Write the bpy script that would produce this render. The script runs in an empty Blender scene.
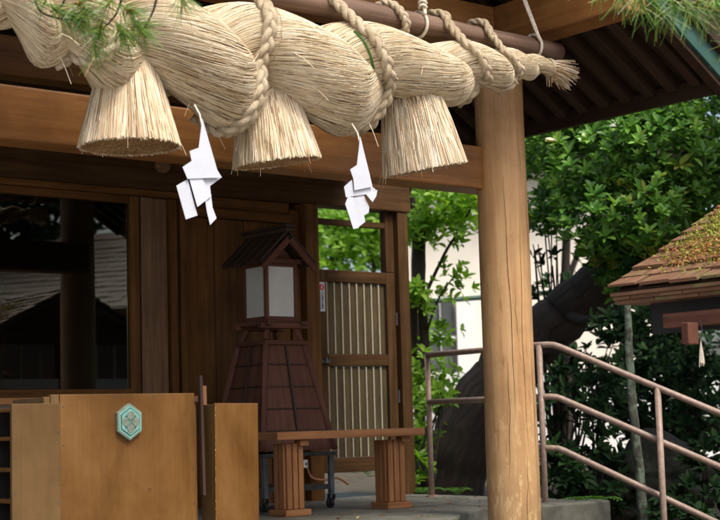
import bpy, bmesh, math, random
from mathutils import Vector, Matrix
random.seed(7)
S = bpy.context.scene
COL = S.collection
PI = math.pi
R_ = random.random
U = random.uniform

# ------------------------------------------------------------------ camera frame
FPX = 1500.0
EYE = 0.55
_Z = Vector((-385, 13750, -FPX)).normalized()
_X = Vector((1840, -112, -FPX)); _X = (_X - _Z * _X.dot(_Z)).normalized()
_Y = _Z.cross(_X)
ROT = Matrix((_X, _Y, _Z))
CAM = Vector((0, 0, EYE))
def ray(x, y): return ROT @ Vector((x - 360, -(y - 260), -FPX))
def atY(x, y, v): d = ray(x, y); return CAM + d * (v / d.y)
def atX(x, y, v): d = ray(x, y); return CAM + d * (v / d.x)
def atZ(x, y, v): d = ray(x, y); return CAM + d * ((v - EYE) / d.z)
def atD(x, y, dep): return CAM + ray(x, y) * (dep / FPX)

# ------------------------------------------------------------------ mesh builder
class MB:
    def __init__(s): s.v = []; s.f = []; s.uv = []; s.mi = []
    def face(s, idx, uvs, m=0): s.f.append(tuple(idx)); s.uv.append(uvs); s.mi.append(m)
    def box(s, lo, hi, rot=None, piv=None, m=0, grain=None):
        lo = Vector(lo); hi = Vector(hi)
        d = hi - lo
        b = len(s.v)
        P = [Vector((x, y, z)) for x in (lo.x, hi.x) for y in (lo.y, hi.y) for z in (lo.z, hi.z)]
        if grain is None: grain = max(range(3), key=lambda i: abs(d[i]))
        loc = [p.copy() for p in P]
        if rot is not None:
            c = Vector(piv) if piv is not None else (lo + hi) / 2
            P = [c + rot @ (p - c) for p in P]
        s.v += [tuple(p) for p in P]
        o = (U(0, 50), U(0, 50))
        for q, n in (((0,1,3,2),0), ((4,6,7,5),0), ((0,4,5,1),1), ((2,3,7,6),1), ((0,2,6,4),2), ((1,5,7,3),2)):
            ax = [i for i in range(3) if i != n]
            if grain in ax: ua = grain; va = [i for i in ax if i != grain][0]; k = 1
            else: ua, va = ax; k = 0.12
            off = n * 3.3
            s.face([b + i for i in q], [(loc[i][ua] * k + o[0] + off, loc[i][va] + o[1] + off) for i in q], m)
    def bar(s, a, b, w, h, up=(0, 0, 1), m=0):
        a = Vector(a); b = Vector(b); L = (b - a).length; t = (b - a) / L
        sd = t.cross(Vector(up))
        if sd.length < 1e-5: sd = t.cross(Vector((0, 1, 0)))
        sd.normalize(); u = sd.cross(t)
        rot = Matrix((t, sd, u)).transposed()
        s.box((-L/2, -w/2, -h/2), (L/2, w/2, h/2), m=m, grain=0)
        c = (a + b) / 2
        for i in range(len(s.v) - 8, len(s.v)): s.v[i] = tuple(c + rot @ Vector(s.v[i]))
    def tube(s, pts, rad, n=8, cap=True, m=0, uvk=None, up=(0, 0, 1)):
        pts = [Vector(p) for p in pts]; N = len(pts)
        if not hasattr(rad, '__len__'): rad = [rad] * N
        b = len(s.v); u = None; L = 0; o = (U(0, 40), U(0, 40)); Ls = []
        for i, p in enumerate(pts):
            t = (pts[min(i+1, N-1)] - pts[max(i-1, 0)])
            if t.length < 1e-9: t = Vector((0, 0, 1))
            t.normalize()
            if u is None:
                u = Vector(up) - t * t.dot(Vector(up))
                if u.length < 1e-3: u = Vector((1, 0, 0)) - t * t.x
            else: u = u - t * t.dot(u)
            u.normalize(); w = t.cross(u)
            if i: L += (p - pts[i-1]).length
            Ls.append(L)
            for k in range(n):
                a = 2 * PI * k / n
                s.v.append(tuple(p + (u * math.cos(a) + w * math.sin(a)) * rad[i]))
        circ = 2 * PI * max(rad)
        for i in range(N - 1):
            for k in range(n):
                k2 = (k + 1) % n
                q = [b+i*n+k, b+i*n+k2, b+(i+1)*n+k2, b+(i+1)*n+k]
                if uvk is None: uv = [(Ls[i]+o[0], k/n*circ+o[1]), (Ls[i]+o[0], (k+1)/n*circ+o[1]), (Ls[i+1]+o[0], (k+1)/n*circ+o[1]), (Ls[i+1]+o[0], k/n*circ+o[1])]
                else: uv = [(uvk, i/(N-1)), (uvk, i/(N-1)), (uvk, (i+1)/(N-1)), (uvk, (i+1)/(N-1))]
                s.face(q, uv, m)
        if cap:
            for i, rev in ((0, True), (N-1, False)):
                q = [b+i*n+k for k in range(n)]
                if rev: q.reverse()
                uv = [(s.v[j][0]*.1+o[0], s.v[j][1]+o[1]) for j in q] if uvk is None else [(uvk, 0.5)] * n
                s.face(q, uv, m)
    def prism(s, poly, off, m=0):
        """closed polygon (3-D points) given thickness by the vector off"""
        b = len(s.v); n = len(poly); off = Vector(off)
        s.v += [tuple(Vector(p)) for p in poly] + [tuple(Vector(p) + off) for p in poly]
        o = (U(0, 30), U(0, 30))
        uv = lambda j: (s.v[j][0] + s.v[j][1]*.6 + o[0], s.v[j][2] + s.v[j][1]*.3 + o[1])
        for q in ([b+i for i in range(n)], [b+n+i for i in reversed(range(n))]): s.face(q, [uv(j) for j in q], m)
        for i in range(n):
            j = (i+1) % n; q = [b+j, b+i, b+n+i, b+n+j]
            s.face(q, [uv(k) for k in q], m)
    def leaf(s, p, d, nrm, L, W, rnd, droop=0.15):
        sd = d.cross(nrm)
        if sd.length < 1e-4: return
        sd.normalize(); nn = sd.cross(d)
        b = len(s.v)
        ST = ((.16, .30), (.40, .49), (.66, .46), (.87, .26))
        up = nn * W * .22
        mid = [p] + [p + d*L*t - nn*L*droop*t*t for t, _ in ST] + [p + d*L - nn*L*droop]
        lf = [m_ - sd*W*k + up*(k*2) for m_, (_, k) in zip(mid[1:], ST)]; rt = [m_ + sd*W*k + up*(k*2) for m_, (_, k) in zip(mid[1:], ST)]
        for q in mid + lf + rt: s.v.append(tuple(q))
        A = (rnd, 0.2); B = (rnd, .8)
        s.face((b, b+1, b+6), [A, A, B]); s.face((b, b+10, b+1), [A, B, A])
        for i in range(3):
            s.face((b+1+i, b+2+i, b+7+i, b+6+i), [A, A, B, B]); s.face((b+1+i, b+10+i, b+11+i, b+2+i), [A, B, B, A])
        s.face((b+4, b+5, b+9), [A, A, B]); s.face((b+4, b+13, b+5), [A, B, A])
    def build(s, name, mats, parent=None, smooth=False, bevel=0, stuff=False):
        me = bpy.data.meshes.new(name)
        me.from_pydata(s.v, [], s.f)
        ul = me.uv_layers.new(name='UVMap')
        flat = [c for f in s.uv for t in f for c in t]
        ul.data.foreach_set('uv', flat)
        if not isinstance(mats, (list, tuple)): mats = [mats]
        for m in mats: me.materials.append(m)
        if len(mats) > 1: me.polygons.foreach_set('material_index', s.mi)
        if smooth: me.polygons.foreach_set('use_smooth', [True] * len(s.f))
        me.update()
        o = bpy.data.objects.new(name, me); COL.objects.link(o)
        if parent is not None:
            o.parent = parent
            o.matrix_parent_inverse = Matrix.Translation(-parent_world(parent))
        if bevel:
            mo = o.modifiers.new('bevel', 'BEVEL'); mo.width = bevel; mo.segments = 2; mo.limit_method = 'ANGLE'; mo.angle_limit = .6
            mo.harden_normals = False
        if stuff: o['kind'] = 'stuff'
        return o

def parent_world(o):
    p = Vector(o.location)
    return p if o.parent is None else Vector((0, 0, 0)) if o.type == 'MESH' else p
def thing(name, label, cat, loc=(0, 0, 0), group=None):
    o = bpy.data.objects.new(name, None); COL.objects.link(o); o.location = loc
    o.empty_display_size = .1
    return tag(o, label, cat, group)
def tag(o, label, cat, group=None):
    o['label'] = label; o['category'] = cat
    if group: o['group'] = group
    return o
def structure(o): o['kind'] = 'structure'; return o

# ------------------------------------------------------------------ materials
def nodes(name):
    m = bpy.data.materials.new(name); m.use_nodes = True
    nt = m.node_tree; nt.nodes.clear()
    out = nt.nodes.new('ShaderNodeOutputMaterial')
    b = nt.nodes.new('ShaderNodeBsdfPrincipled'); nt.links.new(b.outputs[0], out.inputs[0])
    return m, nt, b, out
def N(nt, t, **k):
    n = nt.nodes.new(t)
    for a, v in k.items():
        if a in n.inputs: n.inputs[a].default_value = v
        else: setattr(n, a, v)
    return n
def ramp(nt, src, stops):
    r = nt.nodes.new('ShaderNodeValToRGB'); e = r.color_ramp.elements
    while len(e) < len(stops): e.new(0.5)
    for i, (p, c) in enumerate(stops):
        e[i].position = p; e[i].color = (*c, 1) if len(c) == 3 else c
    nt.links.new(src, r.inputs[0]); return r
def mapping(nt, src, scale):
    mp = nt.nodes.new('ShaderNodeMapping'); mp.inputs['Scale'].default_value = scale
    nt.links.new(src, mp.inputs[0]); return mp
def mixc(nt, fac, a, b, mode='MIX'):
    x = nt.nodes.new('ShaderNodeMix'); x.data_type = 'RGBA'; x.blend_type = mode
    for s, v in ((0, fac), (6, a), (7, b)):
        if hasattr(v, 'links'): nt.links.new(v, x.inputs[s])
        else: x.inputs[s].default_value = v if s == 0 else (*v, 1)
    return x.outputs[2]
def bump(nt, b, h, dist, strength=.6):
    n = nt.nodes.new('ShaderNodeBump'); n.inputs['Distance'].default_value = dist; n.inputs['Strength'].default_value = strength
    nt.links.new(h, n.inputs['Height']); nt.links.new(n.outputs[0], b.inputs['Normal'])

def wood(name, dark, mid, light, rough=.55, fine=90, crack=False, stain=.35, spec=.35, bumpd=.002, grain=.55):
    m, nt, b, out = nodes(name)
    uv = N(nt, 'ShaderNodeTexCoord').outputs['UV']
    n1 = N(nt, 'ShaderNodeTexNoise', Scale=1.0, Detail=5.0, Roughness=.6, Distortion=.6); nt.links.new(mapping(nt, uv, (1.1, 22, 1)).outputs[0], n1.inputs['Vector'])
    n2 = N(nt, 'ShaderNodeTexNoise', Scale=1.0, Detail=4.0, Roughness=.7); nt.links.new(mapping(nt, uv, (3.5, fine*2.2, 1)).outputs[0], n2.inputs['Vector'])
    n3 = N(nt, 'ShaderNodeTexNoise', Scale=2.6, Detail=5.0, Roughness=.6); nt.links.new(uv, n3.inputs['Vector'])
    c = ramp(nt, n1.outputs[0], [(.28, dark), (.5, mid), (.72, light)]).outputs[0]
    g = ramp(nt, n2.outputs[0], [(.35, (.55, .5, .45)), (.6, (1, 1, 1))]).outputs[0]
    c = mixc(nt, grain, c, g, 'MULTIPLY')
    st = ramp(nt, n3.outputs[0], [(.32, (.55, .52, .5)), (.55, (1, 1, 1)), (.8, (1.12, 1.1, 1.08))]).outputs[0]
    c = mixc(nt, stain*1.6 if stain < .6 else 1.0, c, st, 'MULTIPLY')
    h = n2.outputs[0]
    if crack:
        n4 = N(nt, 'ShaderNodeTexNoise', Scale=1.0, Detail=2.0, Roughness=.5, Distortion=.2); nt.links.new(mapping(nt, uv, (.55, 13, 1)).outputs[0], n4.inputs['Vector'])
        k = ramp(nt, n4.outputs[0], [(.482, (1, 1, 1)), (.497, (.20, .14, .09)), (.503, (.20, .14, .09)), (.518, (1, 1, 1))])
        n5 = N(nt, 'ShaderNodeTexNoise', Scale=1.7, Detail=1.0); nt.links.new(mapping(nt, uv, (1, 3, 1)).outputs[0], n5.inputs['Vector'])
        kk = ramp(nt, n5.outputs[0], [(.44, (0, 0, 0)), (.52, (1, 1, 1))])
        c = mixc(nt, kk.outputs[0], c, mixc(nt, 1.0, c, k.outputs[0], 'MULTIPLY'))
    nt.links.new(c, b.inputs['Base Color'])
    b.inputs['Roughness'].default_value = rough; b.inputs['Specular IOR Level'].default_value = spec
    bump(nt, b, h, bumpd)
    return m

def plain(name, col, rough=.6, metal=0, noise=.25, sc=14, coord='Object', bumpd=.001, spec=.4):
    m, nt, b, out = nodes(name)
    co = N(nt, 'ShaderNodeTexCoord').outputs[coord]
    n = N(nt, 'ShaderNodeTexNoise', Scale=sc, Detail=6.0, Roughness=.65); nt.links.new(co, n.inputs['Vector'])
    lo = tuple(x * (1 - noise) for x in col); hi = tuple(min(1, x * (1 + noise)) for x in col)
    c = ramp(nt, n.outputs[0], [(.3, lo), (.7, hi)])
    nt.links.new(c.outputs[0], b.inputs['Base Color'])
    b.inputs['Roughness'].default_value = rough; b.inputs['Metallic'].default_value = metal; b.inputs['Specular IOR Level'].default_value = spec
    if bumpd: bump(nt, b, n.outputs[0], bumpd)
    return m

def straw(name, cols, rough=.6):
    """colour picked by each straw's own random number (uv.x), with darker nodes along it"""
    m, nt, b, out = nodes(name)
    uv = N(nt, 'ShaderNodeTexCoord').outputs['UV']
    sp = N(nt, 'ShaderNodeSeparateXYZ'); nt.links.new(uv, sp.inputs[0])
    c = ramp(nt, sp.outputs[0], cols).outputs[0]
    n = N(nt, 'ShaderNodeTexNoise', Scale=9.0, Detail=3.0); nt.links.new(N(nt, 'ShaderNodeTexCoord').outputs['Object'], n.inputs['Vector'])
    s = ramp(nt, n.outputs[0], [(.3, (.72, .66, .56)), (.65, (1, 1, 1))]).outputs[0]
    c = mixc(nt, .7, c, s, 'MULTIPLY')
    nt.links.new(c, b.inputs['Base Color']); b.inputs['Roughness'].default_value = rough; b.inputs['Specular IOR Level'].default_value = .3
    return m

def leafmat(name, stops, rough=.35, trans=.3, spec=.5):
    m, nt, b, out = nodes(name)
    uv = N(nt, 'ShaderNodeTexCoord').outputs['UV']
    sp = N(nt, 'ShaderNodeSeparateXYZ'); nt.links.new(uv, sp.inputs[0])
    c = ramp(nt, sp.outputs[0], stops).outputs[0]
    c = mixc(nt, 1.0, c, ramp(nt, sp.outputs[1], [(.2, (1.25, 1.2, 1.1)), (.34, (.95, .95, .95)), (.8, (.9, .95, .9))]).outputs[0], 'MULTIPLY')
    nt.links.new(c, b.inputs['Base Color']); b.inputs['Roughness'].default_value = rough; b.inputs['Specular IOR Level'].default_value = spec
    if trans:
        t = N(nt, 'ShaderNodeBsdfTranslucent')
        cc = mixc(nt, 1.0, c, (1.35, 1.3, .5), 'MULTIPLY'); nt.links.new(cc, t.inputs[0])
        mx = N(nt, 'ShaderNodeMixShader'); mx.inputs[0].default_value = trans
        nt.links.new(b.outputs[0], mx.inputs[1]); nt.links.new(t.outputs[0], mx.inputs[2]); nt.links.new(mx.outputs[0], out.inputs[0])
    return m

M = {}
M['column'] = wood('honey_timber', (.47, .265, .115), (.56, .335, .155), (.63, .40, .20), rough=.55, stain=.34, grain=.32, bumpd=.001)
m = M['column']; nt = m.node_tree; b = [n for n in nt.nodes if n.type == 'BSDF_PRINCIPLED'][0]
_o = N(nt, 'ShaderNodeTexCoord').outputs['Object']; _sx = N(nt, 'ShaderNodeSeparateXYZ'); nt.links.new(_o, _sx.inputs[0])
_n = N(nt, 'ShaderNodeTexNoise', Scale=30.0, Detail=7.0, Roughness=.75); nt.links.new(mapping(nt, _o, (1, 1, .3)).outputs[0], _n.inputs['Vector'])
_m = N(nt, 'ShaderNodeMath', operation='MULTIPLY'); nt.links.new(ramp(nt, _n.outputs[0], [(.54, (0, 0, 0)), (.60, (1, 1, 1))]).outputs[0], _m.inputs[0]); nt.links.new(ramp(nt, _sx.outputs[2], [(.15, (1, 1, 1)), (.75, (.12, .12, .12))]).outputs[0], _m.inputs[1])
_l = b.inputs['Base Color'].links[0].from_socket; _c = mixc(nt, _m.outputs[0], _l, (.70, .50, .24))
_n2 = N(nt, 'ShaderNodeTexNoise', Scale=22.0, Detail=6.0, Roughness=.7); nt.links.new(mapping(nt, _o, (1, 1, .12)).outputs[0], _n2.inputs['Vector'])
_c = mixc(nt, .8, _c, ramp(nt, _n2.outputs[0], [(.30, (.55, .46, .38)), (.42, (1, 1, 1))]).outputs[0], 'MULTIPLY'); nt.links.new(_c, b.inputs['Base Color'])
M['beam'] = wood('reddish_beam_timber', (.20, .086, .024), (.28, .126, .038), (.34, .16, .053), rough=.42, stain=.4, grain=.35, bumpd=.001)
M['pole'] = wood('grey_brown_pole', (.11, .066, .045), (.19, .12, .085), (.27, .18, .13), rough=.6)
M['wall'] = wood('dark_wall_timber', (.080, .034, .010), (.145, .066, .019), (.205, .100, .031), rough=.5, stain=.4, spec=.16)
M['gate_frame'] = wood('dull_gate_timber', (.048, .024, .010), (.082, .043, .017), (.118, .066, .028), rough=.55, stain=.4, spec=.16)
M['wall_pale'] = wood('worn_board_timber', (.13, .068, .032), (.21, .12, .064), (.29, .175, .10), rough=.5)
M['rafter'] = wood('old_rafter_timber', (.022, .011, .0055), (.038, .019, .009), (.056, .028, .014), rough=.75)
M['bench'] = wood('orange_bench_timber', (.24, .10, .038), (.36, .162, .064), (.45, .22, .095), rough=.45)
def painted(name, lo, mid, hi, rough=.42):
    m, nt, b, out = nodes(name)
    co = N(nt, 'ShaderNodeTexCoord')
    n1 = N(nt, 'ShaderNodeTexNoise', Scale=3.0, Detail=7.0, Roughness=.62, Distortion=.4); nt.links.new(mapping(nt, co.outputs['Object'], (1, 1, .55)).outputs[0], n1.inputs['Vector'])
    n2 = N(nt, 'ShaderNodeTexNoise', Scale=1.0, Detail=5.0, Roughness=.7); nt.links.new(mapping(nt, co.outputs['UV'], (2.2, 60, 1)).outputs[0], n2.inputs['Vector'])
    n3 = N(nt, 'ShaderNodeTexNoise', Scale=34.0, Detail=5.0, Roughness=.75); nt.links.new(mapping(nt, co.outputs['Object'], (1, 1, .35)).outputs[0], n3.inputs['Vector'])
    c = ramp(nt, n1.outputs[0], [(.3, lo), (.5, mid), (.7, hi)]).outputs[0]
    c = mixc(nt, .5, c, ramp(nt, n2.outputs[0], [(.35, (.78, .76, .74)), (.6, (1, 1, 1))]).outputs[0], 'MULTIPLY')
    c = mixc(nt, .8, c, ramp(nt, n3.outputs[0], [(.25, (.55, .5, .45)), (.36, (1, 1, 1)), (.72, (1, 1, 1)), (.80, (1.3, 1.25, 1.2))]).outputs[0], 'MULTIPLY')
    n4 = N(nt, 'ShaderNodeTexNoise', Scale=1.0, Detail=3.0, Roughness=.6, Distortion=1.2); nt.links.new(mapping(nt, co.outputs['Object'], (4, 4, 22)).outputs[0], n4.inputs['Vector'])
    c = mixc(nt, .7, c, ramp(nt, n4.outputs[0], [(.27, (.55, .5, .45)), (.33, (1, 1, 1)), (.70, (1, 1, 1)), (.76, (1.35, 1.3, 1.2))]).outputs[0], 'MULTIPLY')
    nt.links.new(c, b.inputs['Base Color']); b.inputs['Specular IOR Level'].default_value = .3
    rr_ = ramp(nt, n1.outputs[0], [(.3, (rough - .12,)*3), (.7, (rough + .15,)*3)]); nt.links.new(rr_.outputs[0], b.inputs['Roughness'])
    bump(nt, b, n2.outputs[0], .0008)
    return m
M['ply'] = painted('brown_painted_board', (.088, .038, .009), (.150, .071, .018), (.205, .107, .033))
M['ply_dull'] = painted('dull_painted_board', (.092, .050, .016), (.126, .072, .025), (.16, .094, .036), rough=.5)
M['lantern'] = wood('purple_brown_timber', (.09, .037, .024), (.14, .060, .040), (.185, .085, .058), rough=.65, spec=.2)
M['lantern_dark'] = wood('weathered_lantern_timber', (.03, .018, .012), (.05, .03, .02), (.082, .05, .034), rough=.6)
M['gateboard'] = wood('olive_gate_board', (.05, .038, .017), (.08, .06, .026), (.11, .084, .036), rough=.55)
M['bare_wood'] = plain('bare_wood', (.38, .27, .15), rough=.6, noise=.2)
M['pale_slat'] = plain('pale_slat_paint', (.42, .37, .28), rough=.5, noise=.15)
M['paper'] = plain('white_paper', (.50, .535, .60), rough=.8, noise=.03, sc=9, bumpd=.006)
M['washi'] = plain('translucent_lantern_paper', (.62, .64, .63), rough=.6, noise=.05, sc=8, bumpd=.0005)
M['steel'] = plain('grey_painted_steel', (.11, .12, .13), rough=.4, metal=.6, noise=.3)
M['steel_blue'] = plain('blue_grey_steel', (.20, .24, .28), rough=.35, metal=.5, noise=.35)
M['black'] = plain('black_rubber', (.02, .02, .022), rough=.6)
M['rail'] = plain('pinkish_rail_paint', (.34, .245, .195), rough=.42, noise=.28, sc=30)
M['concrete'] = plain('damp_concrete', (.13, .13, .105), rough=.7, noise=.5, sc=6, bumpd=.008)
M['stone'] = plain('dark_mossy_stone', (.022, .024, .017), rough=.9, noise=.8, sc=9, bumpd=.06)
M['teal'] = plain('patinated_copper', (.028, .085, .07), rough=.55, metal=.0, noise=.35, sc=5)
M['white_metal'] = plain('white_enamel', (.75, .74, .70), rough=.35, noise=.08)
M['window_grey'] = plain('grey_window', (.09, .10, .10), rough=.3, noise=.3, sc=3)
M['crack'] = plain('dark_crack', (.07, .035, .015), rough=.9)
M['red'] = plain('red_ink', (.55, .03, .03), rough=.5, bumpd=0)
M['ink'] = plain('black_ink', (.03, .03, .03), rough=.6, bumpd=0)
M['crest'] = plain('pale_turquoise_patina', (.21, .42, .365), rough=.42, noise=.2, sc=40, metal=.15)
M['crest_dark'] = plain('dark_turquoise_patina', (.045, .15, .125), rough=.5, noise=.3, sc=40)
M['crest_grey'] = plain('worn_bronze', (.20, .24, .19), rough=.45, noise=.3, sc=60, metal=.2)
M['cream'] = plain('cream_plaster', (.80, .74, .63), rough=.8, noise=.05, sc=3)
M['white_wall'] = plain('white_plaster', (.80, .80, .78), rough=.7, noise=.05, sc=3)
M['pipe'] = plain('green_painted_pipe', (.12, .20, .15), rough=.4)
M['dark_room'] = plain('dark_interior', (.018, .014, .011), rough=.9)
M['gravel'] = plain('pale_gravel', (.36, .33, .29), rough=.9, noise=.35, sc=60, bumpd=.01)
M['soil'] = plain('leaf_litter_soil', (.06, .05, .032), rough=.95, noise=.55, sc=9, bumpd=.03)
STRAW = [(0, (.21, .13, .06)), (.09, (.42, .30, .155)), (.25, (.67, .545, .35)), (.7, (.79, .69, .50)), (1, (.87, .81, .65))]
M['straw'] = straw('pale_rice_straw', STRAW)
M['straw_warm'] = straw('warm_rice_straw', [(0, (.22, .115, .04)), (.22, (.36, .225, .10)), (.42, (.58, .45, .28)), (.75, (.74, .65, .49)), (1, (.84, .78, .65))])
M['cord'] = straw('pale_braided_cord', [(0, (.60, .50, .34)), (.5, (.69, .59, .43)), (1, (.77, .69, .53))])
m = M['cord']; nt = m.node_tree; b = [n for n in nt.nodes if n.type == 'BSDF_PRINCIPLED'][0]
_n = N(nt, 'ShaderNodeTexNoise', Scale=170.0, Detail=3.0, Roughness=.7, Distortion=1.5); nt.links.new(N(nt, 'ShaderNodeTexCoord').outputs['Object'], _n.inputs['Vector']); bump(nt, b, _n.outputs[0], .006, 1.0)
_l = b.inputs['Base Color'].links[0].from_socket; _c = mixc(nt, .75, _l, ramp(nt, _n.outputs[0], [(.36, (.5, .42, .32)), (.56, (1, 1, 1))]).outputs[0], 'MULTIPLY'); nt.links.new(_c, b.inputs['Base Color'])
M['white_cord'] = plain('off_white_cord', (.68, .62, .50), rough=.8, noise=.2, sc=60)
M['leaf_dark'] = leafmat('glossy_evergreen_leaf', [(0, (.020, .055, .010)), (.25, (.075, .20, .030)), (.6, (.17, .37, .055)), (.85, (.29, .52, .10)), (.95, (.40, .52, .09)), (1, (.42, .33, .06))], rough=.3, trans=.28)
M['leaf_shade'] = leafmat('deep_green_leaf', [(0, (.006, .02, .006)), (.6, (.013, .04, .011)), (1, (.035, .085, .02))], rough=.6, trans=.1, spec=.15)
M['leaf_bright'] = leafmat('fresh_yellow_green_leaf', [(0, (.10, .22, .015)), (.5, (.19, .38, .03)), (1, (.32, .52, .06))], rough=.45, trans=.55)
M['leaf_fern'] = leafmat('fern_green_leaf', [(0, (.04, .12, .015)), (1, (.10, .24, .03))], rough=.45, trans=.3)
M['needle'] = leafmat('pine_needle', [(0, (.05, .13, .018)), (.5, (.11, .25, .03)), (.85, (.25, .35, .05)), (1, (.45, .33, .06))], rough=.4, trans=.25)
M['moss_green'] = leafmat('yellow_green_moss', [(0, (.12, .17, .02)), (.5, (.28, .33, .04)), (1, (.42, .40, .07))], rough=.8, trans=.2)
M['moss_rust'] = leafmat('rust_brown_moss', [(0, (.20, .075, .03)), (.5, (.36, .15, .05)), (.8, (.42, .24, .07)), (1, (.40, .34, .10))], rough=.85, trans=.1)

def bark(name, dark, light, spots=None, sc=7):
    m, nt, b, out = nodes(name)
    uv = N(nt, 'ShaderNodeTexCoord')
    n1 = N(nt, 'ShaderNodeTexNoise', Scale=1.0, Detail=7.0, Roughness=.7, Distortion=.5); nt.links.new(mapping(nt, uv.outputs['UV'], (sc*.5, sc*2, 1)).outputs[0], n1.inputs['Vector'])
    c = ramp(nt, n1.outputs[0], [(.3, dark), (.7, light)]).outputs[0]
    if spots:
        n2 = N(nt, 'ShaderNodeTexNoise', Scale=9.0, Detail=4.0, Roughness=.7); nt.links.new(uv.outputs['Object'], n2.inputs['Vector'])
        k = ramp(nt, n2.outputs[0], [(.48, (0, 0, 0)), (.58, (1, 1, 1))]).outputs[0]
        c = mixc(nt, k, c, spots)
    nt.links.new(c, b.inputs['Base Color']); b.inputs['Roughness'].default_value = .85
    bump(nt, b, n1.outputs[0], .06, 1.0)
    return m
M['bark'] = bark('dark_bark', (.018, .013, .009), (.075, .055, .038))
M['bark_thin'] = bark('thin_dark_bark', (.025, .017, .012), (.08, .055, .038))
M['bark_lichen'] = bark('lichen_bark', (.06, .065, .045), (.17, .18, .13), (.26, .34, .24))

# glass pane: mirror-like reflection over a clear view into the dark room
m, nt, b, out = nodes('window_glass')
nt.nodes.remove(b)
gl = N(nt, 'ShaderNodeBsdfGlossy', Roughness=.0); gl.inputs[0].default_value = (.9, .95, .95, 1)
tr = N(nt, 'ShaderNodeBsdfTransparent'); tr.inputs[0].default_value = (.75, .78, .76, 1)
fr = N(nt, 'ShaderNodeFresnel', IOR=1.65)
mx = N(nt, 'ShaderNodeMixShader'); nt.links.new(fr.outputs[0], mx.inputs[0]); nt.links.new(tr.outputs[0], mx.inputs[1]); nt.links.new(gl.outputs[0], mx.inputs[2]); nt.links.new(mx.outputs[0], out.inputs[0])
M['glass'] = m

# shingles of the small mossy roof
m, nt, b, out = nodes('weathered_shingle')
uv = N(nt, 'ShaderNodeTexCoord').outputs['UV']
n1 = N(nt, 'ShaderNodeTexNoise', Scale=1.0, Detail=6.0, Roughness=.7); nt.links.new(mapping(nt, uv, (4, 40, 1)).outputs[0], n1.inputs['Vector'])
n2 = N(nt, 'ShaderNodeTexNoise', Scale=3.5, Detail=5.0, Roughness=.65); nt.links.new(uv, n2.inputs['Vector'])
c = ramp(nt, n1.outputs[0], [(.3, (.085, .04, .022)), (.55, (.20, .10, .055)), (.75, (.33, .20, .12))]).outputs[0]
k = ramp(nt, n2.outputs[0], [(.52, (0, 0, 0)), (.66, (1, 1, 1))]).outputs[0]
c = mixc(nt, k, c, (.16, .15, .05))
nt.links.new(c, b.inputs['Base Color']); b.inputs['Roughness'].default_value = .55
bump(nt, b, n1.outputs[0], .006)
M['shingle'] = m

def interp(tab, x):
    if x <= tab[0][0]: return tab[0][1]
    for (a, va), (c, vc) in zip(tab, tab[1:]):
        if x <= c:
            t = (x - a) / (c - a); return va + (vc - va) * t
    return tab[-1][1]
def smooth_tab(tab, x, h=.06):
    return sum(interp(tab, x + d * h) * w for d, w in ((-2, .1), (-1, .2), (0, .4), (1, .2), (2, .1)))

# ================================================================== SETTING: ground and platform
def gz(x, y):
    t = min(1, max(0, (y - 7.2 + .25 * max(0, x - 7)) / 2.0)); t = t * t * (3 - 2 * t)
    bank = -.95 + .85 * t
    u = min(1, max(0, (y - 12.5) / 5.0)); u = u*u*(3 - 2*u)
    return bank + .72 * u
g = MB()
def grid_axis(lo, hi, step, far):
    a = []; x = lo
    while x < hi + 1e-6: a.append(x); x += step
    d = step; v = lo; L = []
    while v > -far: d *= 1.6; v -= d; L.append(v)
    d = step; v = a[-1]; Rr = []
    while v < far: d *= 1.6; v += d; Rr.append(v)
    return L[::-1] + a + Rr
xs = grid_axis(-4, 22, .5, 900); ys = grid_axis(-4, 26, .5, 900)
for y in ys:
    for x in xs: g.v.append((x, y, gz(x, y)))
nx = len(xs)
for j in range(len(ys) - 1):
    for i in range(nx - 1):
        q = (j*nx+i, j*nx+i+1, (j+1)*nx+i+1, (j+1)*nx+i)
        cx, cy = xs[i], ys[j]
        g.face(q, [(g.v[k][0], g.v[k][1]) for k in q], 0 if (cy < 5.5 and cx < 12) else 1)
structure(g.build('ground', [M['gravel'], M['soil']], smooth=True))

pl = MB()
edge = [(-2, 6.35), (5.2, 6.1), (5.55, 6.18), (5.86, 6.36), (6.25, 6.66), (6.64, 6.93), (7.1, 7.07), (7.62, 7.2), (7.66, 7.9), (7.72, 9.2), (7.75, 12.5), (-2, 12.5)]
def rough_edge(poly, amt):
    o = []
    for i, (a, c) in enumerate(zip(poly, poly[1:] + poly[:1])):
        n = max(1, int((Vector(c) - Vector(a)).length / .12)) if i < 9 else 1
        for k in range(n):
            t = k / n; o.append((a[0] + (c[0]-a[0])*t + U(-amt, amt), a[1] + (c[1]-a[1])*t + U(-amt, amt)))
    return o
pl.prism([(x, y, -1.3) for x, y in rough_edge(edge, .012)], (0, 0, 1.3))
structure(pl.build('stone_platform', M['concrete'], bevel=.012))
lt = MB()
for _ in range(160):
    x, y = U(4.6, 7.6), U(6.2, 8.8)
    if y < 6.2 + .4*(x - 5.4) + .1: continue
    lt.leaf(Vector((x, y, .004)), Vector((U(-1, 1), U(-1, 1), U(0, .12))).normalized(), Vector((0, 0, 1)), U(.02, .05), U(.008, .02), R_())
tag(lt.build('fallen_leaves', M['moss_rust']), 'small dry fallen leaves scattered over the stone platform', 'leaf litter')['kind'] = 'stuff'
st = MB()
st.prism([(x, y, -1.3) for x, y in [(-2, 5.3), (6.7, 5.3), (6.75, 6.2), (6.72, 6.96), (6.2, 6.60), (5.8, 6.3), (5.2, 6.08), (-2, 6.33)]], (0, 0, 1.12))
structure(st.build('lower_step', M['stone'], bevel=.015))

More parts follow.
